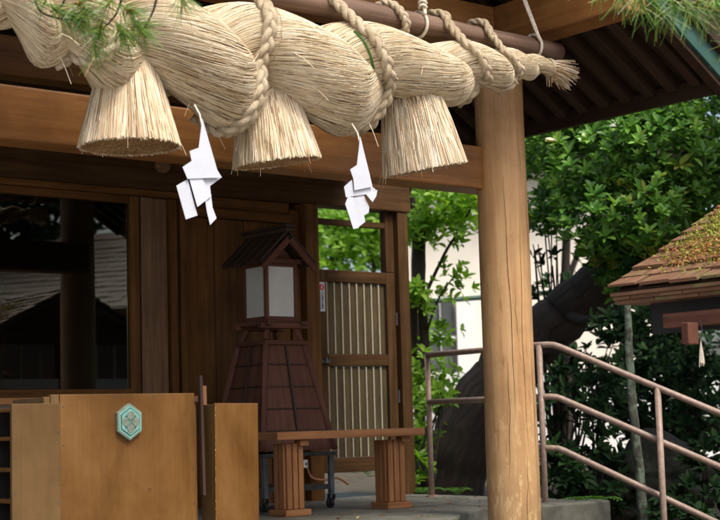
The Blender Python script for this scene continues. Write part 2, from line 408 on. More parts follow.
# ================================================================== SHRINE BUILDING
B = thing('shrine_building', 'open fronted wooden shrine hall with round porch column, big beams and half gate', 'building', (4.1, 7.5, 0))
CX, CY = 6.19, 6.2
c = MB()
pts = []; rad = []
for i in range(40):
    z = -.2 + 3.0 * i / 39
    pts.append((CX, CY, z)); rad.append(.152 - .009 * (z / 2.8) + .0015 * math.sin(z * 5))
c.tube(pts, rad, n=48)
col_o = c.build('column', M['column'], B, smooth=True)
def rad_at(z): return .152 - .009 * (z / 2.8) + .0015 * math.sin(z * 5)
for ang, z0, z1, w in ((-128, 1.95, .55, .0042), (-97, 1.75, .35, .0032), (-112, 1.3, 1.02, .002), (-75, .95, .2, .0025), (-140, .9, .2, .003), (-66, 1.9, 1.45, .0022), (-105, .35, -.1, .003), (-88, 2.25, 1.9, .002)):
    q = MB(); nn_ = 22; L_ = []; R2 = []; w0 = random.random()*6
    for i in range(nn_ + 1):
        t = i/nn_; z = z0 + (z1 - z0)*t; a = math.radians(ang + 3.2*math.sin(t*4 + w0) + 1.0*math.sin(t*17 + w0)); h = w * math.sin(PI*min(1, max(.02, t)))**.6 / .15; rd_ = rad_at(z) + .0009
        for sgn, lst in ((-1, L_), (1, R2)): lst.append((CX + rd_*math.cos(a + sgn*h*.5), CY + rd_*math.sin(a + sgn*h*.5), z))
    b0 = 0; q.v = L_ + R2
    for i in range(nn_): q.face((i, i+1, nn_+2+i, nn_+1+i), [(0, 0)]*4)
    q.build('drying_crack', M['crack'], col_o)
f = MB(); f.tube([(CX, CY, -.195), (CX, CY, -.14), (CX, CY, -.10)], [.25, .24, .2], n=24); f.build('column_base', M['stone'], B, bevel=.01)

b_ = MB(); b_.box((.8, 6.205, 1.886), (6.2, 6.40, 2.139)); b_.build('front_beam', M['beam'], B, bevel=.012)
b_ = MB(); b_.box((.8, 6.10, 2.735), (6.085, 6.32, 2.955)); b_.build('upper_beam', M['beam'], B, bevel=.01)
b_ = MB(); b_.box((6.09, 5.16, 2.725), (6.31, 8.9, 2.962)); b_.build('side_beam', M['beam'], B, bevel=.01)
# roof of the porch
SL = .63; EX, EZ = 7.05, 2.44; RX = 4.13
rf = MB()
def rz(x): return EZ + (EX - x) * SL
YF, YB = 5.27, 9.5
for sgn in (1, -1):
    X = lambda x: x if sgn > 0 else 2 * RX - x
    p = [(X(EX + .06), YF + .02, rz(EX + .06) + .10), (X(EX + .06), YB, rz(EX + .06) + .10), (X(RX), YB, rz(RX) + .10), (X(RX), YF + .02, rz(RX) + .10)]
    if sgn < 0: p.reverse()
    rf.prism(p, (0, 0, .10))
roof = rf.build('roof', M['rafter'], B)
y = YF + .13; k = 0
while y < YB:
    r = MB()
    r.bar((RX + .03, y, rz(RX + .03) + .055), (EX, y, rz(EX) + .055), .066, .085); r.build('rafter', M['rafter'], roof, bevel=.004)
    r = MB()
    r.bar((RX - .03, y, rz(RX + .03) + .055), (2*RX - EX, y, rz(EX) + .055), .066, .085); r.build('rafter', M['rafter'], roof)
    y += .178; k += 1
e = MB(); e.box((EX + .005, YF + .05, EZ - .035), (EX + .05, YB, EZ + .065)); e.build('eave_fascia', M['rafter'], roof)
for sgn in (1, -1):
    X = lambda x: x if sgn > 0 else 2 * RX - x
    bg = MB()
    x0, x1 = RX, EX + .5
    poly = [(X(x0), YF - .05, rz(x0) + .02), (X(x1), YF - .05, rz(x1) + .02), (X(x1), YF - .05, rz(x1) + .15), (X(x0), YF - .05, rz(x0) + .15)]
    bg.prism(poly if sgn < 0 else poly, (0, .06, 0)); bo = bg.build('barge_board', M['teal'], roof, bevel=.004)
    bg = MB()
    poly = [(X(x0), YF - .03, rz(x0) - .02), (X(x1 - .45), YF - .03, rz(x1 - .45) - .02), (X(x1 - .45), YF - .03, rz(x1 - .45) + .018), (X(x0), YF - .03, rz(x0) + .018)]
    bg.prism(poly, (0, .07, 0)); bg.build('barge_lath', M['rafter'], roof, bevel=.003)
    bg = MB()
    poly = [(X(x0), YF - .09, rz(x0) + .153), (X(x1), YF - .09, rz(x1) + .153), (X(x1), YF - .09, rz(x1) + .36), (X(x0), YF - .09, rz(x0) + .36)]
    bg.prism(poly, (0, .15, 0)); bg.build('roof_edge', M['rafter'], roof, bevel=.004)
bgw = MB(); bgw.prism([(1.3, 9.35, 2.45), (6.98, 9.35, 2.45), (RX, 9.35, rz(RX) - .01)], (0, .05, 0)); bgw.build('back_gable', M['rafter'], B)
# main hall behind: soffit, wall, header
WY = 8.85
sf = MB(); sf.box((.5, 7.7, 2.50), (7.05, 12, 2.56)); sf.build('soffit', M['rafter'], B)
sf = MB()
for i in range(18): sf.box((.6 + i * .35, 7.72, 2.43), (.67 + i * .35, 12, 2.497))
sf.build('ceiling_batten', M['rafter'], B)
hd = MB(); hd.box((.5, WY - .07, 2.19), (atY(404.5, 200, WY).x, WY + .09, 2.428)); hd.build('header_beam', M['gate_frame'], B, bevel=.006)
hd = MB(); hd.box((.5, 7.4, 2.5), (6.085, 7.55, 2.72)); hd.build('ceiling_beam', M['wall'], B, bevel=.006)

def wx(px, py=300): return atY(px, py, WY).x
# window: frame, pane and the rails over it
win_r = wx(128); zt = 2.09; zb = .826
wf = MB()
wf.box((win_r, WY - .04, zb - .06), (wx(137), WY + .03, zt + .05))
wf.box((1.5, WY - .04, zt), (win_r - .002, WY + .03, zt + .05))
wf.box((1.5, WY - .05, zb - .07), (win_r - .002, WY + .03, zb))
wf.box((2.6, WY - .035, zb + .002), (2.68, WY + .02, zt - .002))
win = wf.build('window', M['wall'], B, bevel=.004)
_rt = Matrix.Rotation(math.radians(-.8), 3, 'Z')
for xa_, xb_ in ((1.52, 2.59), (2.69, win_r - .012)):
    pn = MB(); pn.box((xa_, WY - .006, zb + .003), (xb_, WY, zt - .003), _rt, (xb_ - .6, WY, 1.5)); pn.build('pane', M['glass'], win)
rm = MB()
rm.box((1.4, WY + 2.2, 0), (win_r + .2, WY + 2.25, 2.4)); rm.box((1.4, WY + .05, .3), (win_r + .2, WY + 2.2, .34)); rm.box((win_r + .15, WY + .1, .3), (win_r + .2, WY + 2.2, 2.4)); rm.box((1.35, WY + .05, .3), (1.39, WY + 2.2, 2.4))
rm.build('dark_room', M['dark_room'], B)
ra = MB()
ra.box((.5, WY - .06, zt + .053), (wx(182), WY + .05, zt + .098)); ra.box((.5, WY - .02, 2.10 + .05), (wx(182), WY + .05, 2.187))
ra.build('window_rail', M['wall'], B, bevel=.004)
bw = MB(); bw.box((1.4, WY - .03, 0), (win_r + .06, WY + .03, zb - .073)); bw.build('lower_wall', M['wall'], B)
def post(p0, p1, mat, y0, y1, z0=0, z1=2.14, name='wall_post'):
    q = MB(); q.box((wx(p0), y0, z0), (wx(p1), y1, z1)); return q.build(name, M[mat], B, bevel=.005)
post(139.5, 150.5, 'wall_pale', WY - .03, WY + .04)
post(151.5, 167, 'wall_pale', WY - .012, WY + .04)
post(168, 174.5, 'wall', WY - .05, WY + .04)
post(177, 182.5, 'wall', WY - .06, WY + .04)
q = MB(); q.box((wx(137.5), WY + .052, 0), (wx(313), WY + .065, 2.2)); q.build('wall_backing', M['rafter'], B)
# wide panel wall behind the lantern
for a, d in ((185, 214), (214.6, 244), (244.6, 268), (268.6, 289)):
    q = MB(); q.box((wx(a), WY - .01, 0), (wx(d), WY + .03, 2.03)); q.build('wall_panel', M['wall'], B, bevel=.003)
q = MB(); q.box((wx(184), WY - .05, 2.035), (wx(290), WY + .04, 2.10)); q.build('wall_rail', M['wall'], B, bevel=.005)
q = MB(); q.box((wx(184), WY - .012, 2.103), (wx(290), WY + .04, 2.188)); q.build('wall_panel', M['wall'], B, bevel=.003)
post(290, 299, 'wall', WY - .03, WY + .05)
post(299.6, 313, 'wall', WY - .09, WY + .06, z1=2.188)
post(395, 405, 'gate_frame', WY - .06, WY + .09, z1=2.188, name='gate_jamb')
post(386.5, 394.6, 'gate_frame', WY - .01, WY + .06, z0=1.715, z1=2.188, name='gate_jamb')
q = MB(); q.box((wx(313.4), WY - .01, 2.055), (wx(386), WY + .04, 2.10)); q.build('transom_bar', M['gate_frame'], B, bevel=.004)
# round worn nail cover on the header
q = MB(); p = atY(162, 165, 8.77); q.tube([(p.x, 8.775, p.z), (p.x, 8.75, p.z), (p.x, 8.742, p.z)], [.06, .058, .03], n=16); q.build('nail_cover', M['wall_pale'], B)

# half gate
gx0, gx1 = wx(315), wx(394)
G = MB()
G.box((gx0, WY - .015, .19), (gx0 + .10, WY + .035, 1.71))
G.box((gx1 - .085, WY - .015, .19), (gx1, WY + .035, 1.71))
G.box((gx0 + .102, WY - .015, 1.62), (gx1 - .087, WY + .035, 1.71))
G.box((gx0 + .102, WY - .015, .985), (gx1 - .087, WY + .035, 1.075))
G.box((gx0 + .102, WY - .015, .19), (gx1 - .087, WY + .035, .30))
gate = G.build('gate', M['gate_frame'], B, bevel=.004)
w_in0, w_in1 = gx0 + .105, gx1 - .09
n = 8; dw = (w_in1 - w_in0) / n
for z0, z1 in ((1.077, 1.618), (.302, .983)):
    for i in range(n):
        q = MB(); q.box((w_in0 + i*dw + .013, WY + .004, z0), (w_in0 + (i+1)*dw - .007, WY + .02, z1)); q.build('gate_board', M['gateboard'], gate, bevel=.003)
        if i > 0 or True:
            q = MB(); q.box((w_in0 + i*dw - .002, WY - .006, z0), (w_in0 + i*dw + .0085, WY + .016, z1)); q.build('pale_slat', M['pale_slat'], gate)
q = MB(); q.box((gx0 + .02, WY - .04, 1.005), (gx0 + .10, WY - .017, 1.03)); q.tube([(gx0 + .05, WY - .03, 1.04), (gx0 + .05, WY - .06, 1.04), (gx0 + .05, WY - .065, 1.0)], .008, n=8); q.build('latch', M['steel'], gate)
for zz in (1.35, .75):
    q = MB(); q.tube([(gx1 + .004, WY - .02, zz - .05), (gx1 + .004, WY - .02, zz + .05)], .008, n=8); q.build('hinge', M['steel'], gate)
a = atY(318.3, 282, WY - .017); d = atY(325.2, 311.5, WY - .017)
q = MB(); q.box((a.x, WY - .0185, d.z), (d.x, WY - .0165, a.z)); stk = q.build('sticker', M['paper'], gate)
sx0, sx1, sz0, sz1 = a.x, d.x, d.z, a.z
q = MB(); cc = ((sx0 + sx1) / 2, sz1 - .038)
q.prism([(cc[0] + .024*math.cos(t*PI/10), WY - .0195, cc[1] + .024*math.sin(t*PI/10)) for t in range(20)], (0, .0008, 0)); q.build('red_mark', M['red'], stk)
q = MB(); q.box((cc[0] - .006, WY - .0203, cc[1] - .012), (cc[0] + .006, WY - .0197, cc[1] + .012)); q.build('white_mark', M['paper'], stk)
q = MB()
for i in range(9):
    z = sz1 - .085 - i * .019
    if z < sz0 + .02: break
    x = cc[0] + .006
    for s in ((-.010, .006, .010, .009), (-.010, -.001, .010, .002), (-.010, -.008, .010, -.005), (-.002, -.008, .002, .009))[:2 + (i * 7) % 3]:
        q.box((x + s[0], WY - .0195, z + s[1]), (x + s[2], WY - .0187, z + s[3]))
    q.box((x - .026, WY - .0195, z - .004), (x - .020, WY - .0187, z + .008))
q.build('lettering', M['ink'], stk)

# ================================================================== STRAW ROPE
RY = 5.62
CZ = [(2.0, 2.52), (2.3, 2.47), (2.65, 2.38), (3.0, 2.29), (3.5, 2.22), (4.0, 2.215), (4.4, 2.235), (5.03, 2.325), (5.62, 2.425), (5.87, 2.475), (6.05, 2.49)]
RR = [(2.0, .05), (2.3, .085), (2.65, .15), (3.05, .235), (3.5, .30), (4.0, .31), (4.5, .295), (5.03, .205), (5.35, .165), (5.62, .125), (5.87, .072), (6.03, .045), (6.1, .04)]
PH = [(2.0, -4), (2.25, -3), (2.45, -2), (2.65, -1), (2.90, 0), (3.23, 1), (3.87, 2), (4.58, 3), (5.32, 4), (5.66, 5), (5.88, 6), (6.04, 7), (6.2, 8)]
cz = lambda x: smooth_tab(CZ, x); rr = lambda x: smooth_tab(RR, x, .05); _ph0 = lambda x: smooth_tab(PH, x, .05)
def ph(x):
    u = _ph0(x); return u + .26 / (2*PI) * math.sin(2*PI*u)
AF, SF = .36, .65
def fat(k, x):
    a = math.radians(90 - 180 * ph(x)) + k * PI
    return 1 + .11 * math.cos(a + math.radians(55))
def strand_c(k, x):
    a = math.radians(90 - 180 * ph(x)) + k * PI; R = rr(x)
    return (-AF * R * math.cos(a), AF * R * math.sin(a))      # offset in (y, z); front is -y
def surf(x, phi):
    d = (-math.cos(phi), math.sin(phi)); best = 0
    for k in (0, 1):
        r = SF * rr(x) * fat(k, x); c = strand_c(k, x); cd = c[0]*d[0] + c[1]*d[1]; q = r*r - c[0]**2 - c[1]**2 + cd*cd
        if q > 0: best = max(best, cd + math.sqrt(q))
    return best
def surf_pt(x, phi, lift=0):
    r = surf(x, phi) + lift
    return Vector((x, RY - r * math.cos(phi), cz(x) + r * math.sin(phi)))
rope = thing('straw_rope', 'huge twisted pale straw rope strung across the shrine front, tapering to a frayed end', 'straw rope', (4.1, RY, 2.2))
X0, X1 = 2.05, 6.03
# bulges along each strand: ridge at each seam tie
def lump(k, x, psi): return 1 + .012 * math.sin(x * 9 + k) + .008 * math.sin(psi * 5 + x * 4 + k * 2)
for k in (0, 1):
    s = MB(); NS, NP = 260, 44
    for i in range(NS + 1):
        x = X0 + (X1 - X0) * i / NS; c = strand_c(k, x); r = SF * rr(x) * fat(k, x) - .004
        for j in range(NP):
            psi = 2 * PI * j / NP
            q = r * lump(k, x, psi)
            s.v.append((x, RY + c[0] - q * math.cos(psi), cz(x) + c[1] + q * math.sin(psi)))
    for i in range(NS):
        for j in range(NP):
            j2 = (j + 1) % NP
            s.face((i*NP+j, i*NP+j2, (i+1)*NP+j2, (i+1)*NP+j), [(.0, .5)] * 4)
    so = s.build('strand', M['straw'], rope, smooth=True)
    # the straws of the strand, each a thin blade lying on it
    s = MB(); other = 1 - k
    for _ in range(14500):
        x = U(X0, X1 - .05); psi = U(0, 2 * PI); L = U(.12, .38) * (.5 + rr(x) / .3 * .6)
        tw = .40 * PI + random.gauss(0, .05); ph0 = ph(x); jit = random.gauss(0, .06); rnd = R_() ** .8; w = U(.0011, .0021) * (.6 + .5 * rr(x) / .3)
        if R_() < .03: rnd = 0
        nseg = 8; P = []; vis = 0
        l0 = U(0, .0026); amp = U(0, .006)
        for i in range(nseg + 1):
            t = i / nseg; xx = min(x + L * t, X1); pp = psi + tw * (ph(xx) - ph0) + jit * t * L / .3 + amp * math.sin(t * 9 + psi * 7)
            c = strand_c(k, xx); r = SF * rr(xx) * fat(k, xx)
            q = (r - .004) * lump(k, xx, pp) + .003 + l0 - (.007 * max(0, abs(t - .5) - .42) * 8)
            p = (RY + c[0] - q * math.cos(pp), cz(xx) + c[1] + q * math.sin(pp))
            c2 = strand_c(other, xx)
            if (p[0] - RY - c2[0])**2 + (p[1] - cz(xx) - c2[1])**2 > (SF * rr(xx) * fat(other, xx) - .02)**2: vis += 1
            P.append((xx, p[0], p[1]))
        if vis < 2 or P[nseg // 2][1] > RY + .12 * rr(x) / .3: continue
        s.tube(P, w, n=3, cap=False, uvk=rnd)
    s.build('straw_layer', M['straw'], so, smooth=True)
# stitched ties sunk round the lobes (thin dark seams)
for x0, x1, p0, p1 in ((4.02, 3.92, 75, -65), (4.40, 4.18, 70, -70), (4.98, 5.02, 70, -65), (5.20, 5.22, 60, -60), (3.42, 3.52, 70, -60)):
    P = []
    for i in range(26):
        t = i / 25; P.append(surf_pt(x0 + (x1 - x0) * t + U(-.004, .004), math.radians(p0 + (p1 - p0) * t), .003))
    s = MB(); s.tube([p + Vector((.004 * (-1)**i, 0, 0)) for i, p in enumerate(P)], .0014, n=4, uvk=.12); s.build('seam_tie', M['straw'], rope)
# frayed end
s = MB()
T0 = Vector((6.02, RY, cz(6.02)))
for _ in range(330):
    a = U(0, 2*PI); r0 = .04 * math.sqrt(R_()); sp = U(.3, 1.0); L = U(.09, .18)
    q0 = T0 + Vector((-.05, r0*math.cos(a), r0*math.sin(a)))
    d = Vector((1, sp*.42*math.cos(a), sp*.42*math.sin(a) - .12)).normalized()
    if R_() < .1: d = Vector((U(.0, .4), U(-.3, .3), -1)).normalized(); L *= .6
    P = [q0, q0 + Vector((.05, 0, 0)), q0 + Vector((.05, 0, 0)) + d*L*.5, q0 + Vector((.05, 0, 0)) + d*L + Vector((0, 0, -.012))]
    s.tube(P, U(.0013, .0022), n=3, cap=False, uvk=R_())
s.build('frayed_end', M['straw_warm'], rope)
s = MB()
for i in range(3):
    P = [(6.005 + i*.007, RY + .046*math.cos(t*PI/8), cz(6.01) + .046*math.sin(t*PI/8)) for t in range(17)]
    s.tube(P, .0045, n=5, cap=False, uvk=.7)
s.build('end_binding', M['cord'], rope)
# loose straws sticking out of the rope
s = MB()
for _ in range(26):
    x = U(2.7, 5.9); phi = math.radians(U(-110, 60)); p = surf_pt(x, phi, 0)
    nrm = Vector((0, -math.cos(phi), math.sin(phi)))
    d = (Vector((U(.5, 1) * random.choice((-1, 1)), 0, U(-.7, .1))) + nrm * U(.15, .6)).normalized(); L = U(.03, .12)
    s.tube([p, p + d*L*.5, p + d*L + Vector((0, 0, -L*.2))], U(.0010, .0018), n=3, cap=False, uvk=R_())
for x, phi in ((2.98, -80), (3.30, -75), (4.62, -70)):
    p = surf_pt(x, math.radians(phi), 0)
    s.tube([p, p + Vector((.02, -.01, -.05)), p + Vector((.05, -.01, -.12))], .0018, n=3, uvk=.9)
s.build('loose_straw', M['straw'], rope, stuff=True)

# wooden pole carrying the rope
PY, PZ = 5.72, 2.62
p = MB()
P = []; rd = []
for i in range(50):
    x = 1.2 + 5.0 * i / 49; P.append((x, PY + .006*math.sin(x*2.1), PZ + .006*math.sin(x*1.7))); rd.append(.056 + .003*math.sin(x*3.1) + .002*math.sin(x*11))
p.tube(P, rd, n=20)
tag(p.build('wooden_pole', M['pole'], smooth=False), 'long smooth grey brown pole that the straw rope is tied to', 'pole')
bpy.data.objects['wooden_pole'].data.polygons.foreach_set('use_smooth', [len(f.vertices) == 4 for f in bpy.data.objects['wooden_pole'].data.polygons])

def catmull(P, n):
    P = [Vector(p) for p in P]; P = [P[0]*2 - P[1]] + P + [P[-1]*2 - P[-2]]; out = []
    for i in range(1, len(P) - 2):
        for k in range(n):
            t = k / n; a, b, c, d = P[i-1], P[i], P[i+1], P[i+2]
            out.append(.5*((2*b) + (c-a)*t + (2*a-5*b+4*c-d)*t*t + (3*b-a-3*c+d)*t**3))
    out.append(P[-2]); return out
def braid(mb, path, center, w, r, pitch, uvb=.5):
    w *= .92; r *= .9
    """three cords plaited along a path; center(p) gives the point the path winds round"""
    path = catmull(path, 10)
    L = [0]
    for a, b in zip(path, path[1:]): L.append(L[-1] + (b - a).length)
    tot = L[-1]; ns = int(tot / .006)
    def at(s):
        lo = 0
        for i in range(len(L) - 1):
            if L[i+1] >= s: lo = i; break
        t = (s - L[lo]) / max(1e-6, L[lo+1] - L[lo]); return path[lo].lerp(path[lo+1], t)
    pts = [at(tot * i / ns) for i in range(ns + 1)]
    for k in range(3):
        Q = []
        for i, p in enumerate(pts):
            t = (pts[min(i+1, ns)] - pts[max(i-1, 0)]).normalized()
            nrm = p - center(p); nrm -= t * nrm.dot(t); nrm.normalize(); sd = t.cross(nrm)
            a = 2*PI*(tot*i/ns)/pitch + 2*PI*k/3
            Q.append(p + sd * w * math.sin(a) + nrm * (r * .6 * math.sin(2*a) + r * .55))
        mb.tube(Q, r, n=7, uvk=min(1, max(0, uvb + U(-.25, .25))))
# braided bindings over pole and rope
def binding(xp, xs, xm, xb, r=.0165, w=.018, pitch=.19, ends=(-100,)):
    P = [(xp - .03, PY + .075, PZ + .02), (xp - .02, PY + .03, PZ + .075), (xp, PY - .045, PZ + .06), (xp + .008, PY - .075, PZ)]
    tops = []
    for phi in (62, 40, 15, -10, -35, -60, -85, -110):
        t = (62 - phi) / 172
        x = xs + (xm - xs) * min(1, t / .6) if t < .6 else xm + (xb - xm) * (t - .6) / .4
        q = surf_pt(x, math.radians(phi), .004)
        tops.append(q)
    P = [q for q in P if q[2] > tops[0].z - .02] + tops
    mb = MB()
    def cen(p):
        return Vector((p.x, PY + .02, PZ)) if p.z > PZ - .02 else Vector((p.x, RY, cz(p.x)))
    braid(mb, P, cen, w, r, pitch)
    return mb.build('braided_cord', M['cord'], rope, smooth=True)
binding(3.28, 3.24, 3.10, 3.02)
binding(4.02, 3.96, 3.88, 3.74, r=.0195, w=.021, pitch=.21)
binding(4.52, 4.56, 4.74, 4.66, r=.0185, w=.020, pitch=.20)
binding(5.28, 5.30, 5.44, 5.36, r=.0155, w=.016, pitch=.17)
binding(5.58, 5.62, 5.73, 5.66, r=.0135, w=.014, pitch=.15)
# short hitch on the pole only
mb = MB(); braid(mb, [(4.90, PY + .06, PZ + .02), (4.90, PY + .02, PZ + .072), (4.93, PY - .04, PZ + .06), (4.97, PY - .075, PZ), (4.99, PY - .07, PZ - .05), (5.0, PY - .02, PZ - .075)], lambda p: Vector((p.x, PY + .01, PZ)), .015, .014, .11); mb.build('braided_cord', M['cord'], rope, smooth=True)
# green thread under two of the bindings
mb = MB()
P = [surf_pt(4.53 + .10 * t/10, math.radians(60 - 7.5*t), .004) for t in range(9)]; mb.tube(P, .006, n=6, uvk=.4)
mb.build('green_thread', M['leaf_fern'], rope)

def hanging_cord(name, label, P, double, knot):
    mb = MB(); t = catmull(P, 8)
    mb.tube(t, .0075, n=7)
    if double: mb.tube([Vector(p) + Vector((.022 * (1 - i / len(t)), -.004, .0)) for i, p in enumerate(t)], .0075, n=7)
    x = P[-1][0]
    loop = [(x + .012*math.sin(a*.5), PY - .068*math.sin(a), PZ + .068*math.cos(a)) for a in [i*2*PI/20 for i in range(21)]]
    mb.tube(loop, .009, n=7)
    if knot:
        for j in range(3):
            z = PZ + .085 + j*.022
            mb.tube([(x + .02*math.cos(a), PY - .045 + .02*math.sin(a), z + .006*math.sin(2*a)) for a in [i*2*PI/12 for i in range(13)]], .008, n=6)
    return tag(mb.build(name, M['white_cord'], smooth=True), label, 'cord')
xk = atY(425, 20, 5.66).x
hanging_cord('white_rope', 'off white cord knotted round the middle of the pole above the rope', [(xk - .02, PY - .02, 3.3), (xk - .01, PY - .03, 2.95), (xk, PY - .05, 2.72), (xk, PY - .06, 2.66)], True, True)
xk = atY(540, 50, 5.66).x
hanging_cord('white_rope', 'thin doubled cord slanting down to the right end of the pole', [(xk - .16, PY, 3.3), (xk - .115, PY - .01, 3.0), (xk - .03, PY - .05, 2.72), (xk, PY - .065, 2.64)], True, False)

# ================================================================== TASSELS
def tassel(label, top, bot, rt, rb, seed, ntr):
    random.seed(seed)
    T = thing('straw_tassel', label, 'straw tassel', top, 'straw tassels hanging under the rope')
    top = Vector(top); bot = Vector(bot); ax = (bot - top); H = ax.length; t = ax / H
    u = Vector((1, 0, 0)) - t * t.x; u.normalize(); w = t.cross(u)
    prof = lambda q: rt + (rb - rt) * (q ** .85)
    core = MB(); n = 40
    for i in range(13):
        q = i / 12 * .985
        for j in range(n):
            a = 2*PI*j/n; r = prof(q) - .010
            core.v.append(tuple(top + ax*q + (u*math.cos(a) + w*math.sin(a))*r))
    for i in range(12):
        for j in range(n):
            j2 = (j+1) % n; core.face((i*n+j, (i+1)*n+j, (i+1)*n+j2, i*n+j2), [(.12, .5)]*4)
    core.build('core', M['straw_warm'], T, smooth=True)
    s = MB()
    for _ in range(ntr):
        a = U(0, 2*PI); dr = -.012 * R_() + .004; rnd = .2 + .8 * R_() ** .8
        if R_() < .08: rnd = U(0, .2)
        q0 = U(0, .25) if R_() < .8 else U(0, .7); q1 = .992 + random.gauss(0, .009); wob = U(-.06, .06); P = []
        for i in range(6):
            f = i / 5; q = q0 + (q1 - q0) * f; aa = a + wob * f + .015*math.sin(f*7 + a*9); r = prof(q) + dr + .003*math.sin(f*5 + a*13)
            P.append(top + ax*q + (u*math.cos(aa) + w*math.sin(aa))*r)
        s.tube(P, U(.0017, .0030), n=3, cap=False, uvk=rnd)
    s.build('straw_skirt', M['straw_warm'], T, smooth=True)
    # cut ends seen from below
    s = MB()
    for _ in range(5200):
        a = U(0, 2*PI); r = (rb - .010) * math.sqrt(R_()); p0 = top + ax*(.935 + U(-.007, .007)) + (u*math.cos(a) + w*math.sin(a))*r
        p1 = p0 + ax*.058 + (u*math.cos(a) + w*math.sin(a))*.006
        s.tube([p0, p1], U(.0024, .0040), n=4, cap=True, uvk=U(0, .34))
    s.build('cut_ends', M['straw_warm'], T)
    s = MB()
    for _ in range(26):
        a = U(0, 2*PI); q = U(.5, 1); p = top + ax*q + (u*math.cos(a) + w*math.sin(a))*prof(q)
        d = (t*1.0 + (u*math.cos(a) + w*math.sin(a))*U(.1, .6)).normalized(); L = U(.03, .09)
        s.tube([p, p + d*L*.6, p + d*L + Vector((0, 0, -.01))], .0013, n=3, cap=False, uvk=R_())
    s.build('loose_straw', M['straw_warm'], T, stuff=True)
    return T
def tz(px, py, Yv=RY): return tuple(atY(px, py, Yv))
tassel('leftmost pale straw tassel, in front of the wooden beam under the pine twigs', tz(127, 44), tz(129.5, 147), .085, .218, 11, 3000)
tassel('middle straw tassel hanging between the two white paper streamers', tz(266, 86), tz(277, 163), .12, .205, 12, 3000)
tassel('straw tassel nearest the round column, wide and pale', tz(411, 96), tz(425, 170), .145, .214, 13, 3000)
random.seed(21)

# ================================================================== PAPER STREAMERS
def streamer(label, ox, oy, sc, panels, Yv):
    apex = panels[0][0][0]
    T = thing('paper_streamer', label, 'paper streamer', tuple(atY(ox + apex[0]/sc, oy + apex[1]/sc, Yv)), 'zigzag white paper streamers')
    for poly, dy, lean, nm in panels:
        q = MB(); pts = []
        for (x, y) in poly:
            p = atY(ox + x/sc, oy + y/sc, Yv + dy); p.y += lean * (p.z - T.location.z) + .1 * (p.x - T.location.x)
            pts.append(p)
        q.prism(pts, (0, .0016, 0)); q.build(nm, M['paper'], T)
    q = MB(); p = Vector(T.location); q.tube([p + Vector((0, .005, -.03)), p + Vector((0, .02, .02)), p + Vector((0, .06, .07))], .004, n=6); q.build('tie', M['white_cord'], T)
    return T
streamer('white zigzag paper streamer right of the leftmost tassel', 90, 120, 4.333, [
    ([(487, -8), (470, 120), (428, 135), (437, 178), (395, 205), (418, 256), (520, 250), (578, 248), (556, 215)], 0, .0, 'paper_fold'),
    ([(424, 256), (372, 285), (418, 430), (472, 412)], 0.0042, -0.030, 'paper_fold'),
    ([(424, 257), (482, 250), (526, 330), (460, 378)], 0.0098, 0.018, 'paper_fold'),
    ([(484, 248), (578, 248), (520, 290), (498, 278)], 0.0056, -0.036, 'paper_fold'),
    ([(500, 285), (520, 285), (532, 380), (550, 425), (520, 455), (506, 400), (498, 350)], 0.0140, 0.012, 'paper_tail')], 5.36)
streamer('white zigzag paper streamer left of the tassel by the column', 310, 120, 4.333, [
    ([(218, 70), (202, 195), (170, 215), (185, 255), (190, 305), (275, 288), (262, 235)], 0, .0, 'paper_fold'),
    ([(182, 258), (145, 290), (155, 335), (262, 318), (296, 300), (275, 286), (192, 306)], 0.0049, -0.024, 'paper_fold'),
    ([(157, 334), (143, 366), (180, 474), (206, 468), (190, 390), (182, 336)], 0.0077, 0.018, 'paper_fold'),
    ([(184, 336), (236, 322), (264, 375), (262, 400), (240, 412), (246, 440), (208, 468)], 0.0119, -0.018, 'paper_fold'),
    ([(240, 322), (294, 302), (288, 330), (270, 356)], 0.0091, 0.030, 'paper_fold')], 5.36)

# ================================================================== BOXES IN FRONT
YB_ = 6.0
def px(x, y, Yv): return atY(x, y, Yv)
x0 = px(44, 400, YB_).x; x1 = px(194.5, 400, YB_).x; xm = px(60, 400, YB_).x
ob = thing('offering_box', 'wide brown offering box with a hexagonal turquoise crest on its front', 'box', ((x0+x1)/2, YB_, 0))
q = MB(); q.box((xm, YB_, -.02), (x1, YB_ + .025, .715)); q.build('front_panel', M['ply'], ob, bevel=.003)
q = MB(); q.box((x0, YB_ + .002, -.02), (x0 + .03, YB_ + .03, .705)); q.box((x0 + .034, YB_ + .004, -.02), (xm - .002, YB_ + .03, .715)); q.build('corner_strip', M['ply_dull'], ob, bevel=.003)
q = MB(); q.box((x0, YB_ + .032, -.02), (x0 + .02, YB_ + .28, .70)); q.box((x1 - .02, YB_ + .03, -.02), (x1, YB_ + .28, .70)); q.box((x0, YB_ + .282, -.02), (x1, YB_ + .30, .70)); q.box((x0 + .02, YB_ + .03, .0), (x1 - .02, YB_ + .28, .02)); q.build('casing', M['ply_dull'], ob)
cp = px(127.5, 422, YB_); hexp = lambda r, yy, kx=.83: [(cp.x + r*kx*math.sin(t*PI/3)*1.0, yy, cp.z + r*math.cos(t*PI/3)) for t in range(6)]
q = MB(); q.prism(hexp(.085, YB_ - .022, .86), (0, .021, 0)); cr = q.build('crest', M['crest_grey'], ob, bevel=.002)
for r, mt, yy in ((.076, 'crest', -.0245), (.066, 'crest_dark', -.0265), (.060, 'crest', -.0285)):
    q = MB(); q.prism(hexp(r, YB_ + yy, .86), (0, .003, 0)); q.build('crest_face', M[mt], cr)
q = MB()
for i in range(4):
    a = i * PI/2; c0 = (cp.x + .027*math.cos(a)*.9, cp.z + .029*math.sin(a))
    q.prism([(c0[0] + .0195*math.cos(t*PI/7), YB_ - .0315, c0[1] + .0195*math.sin(t*PI/7)*1.05) for t in range(14)], (0, .0035, 0))
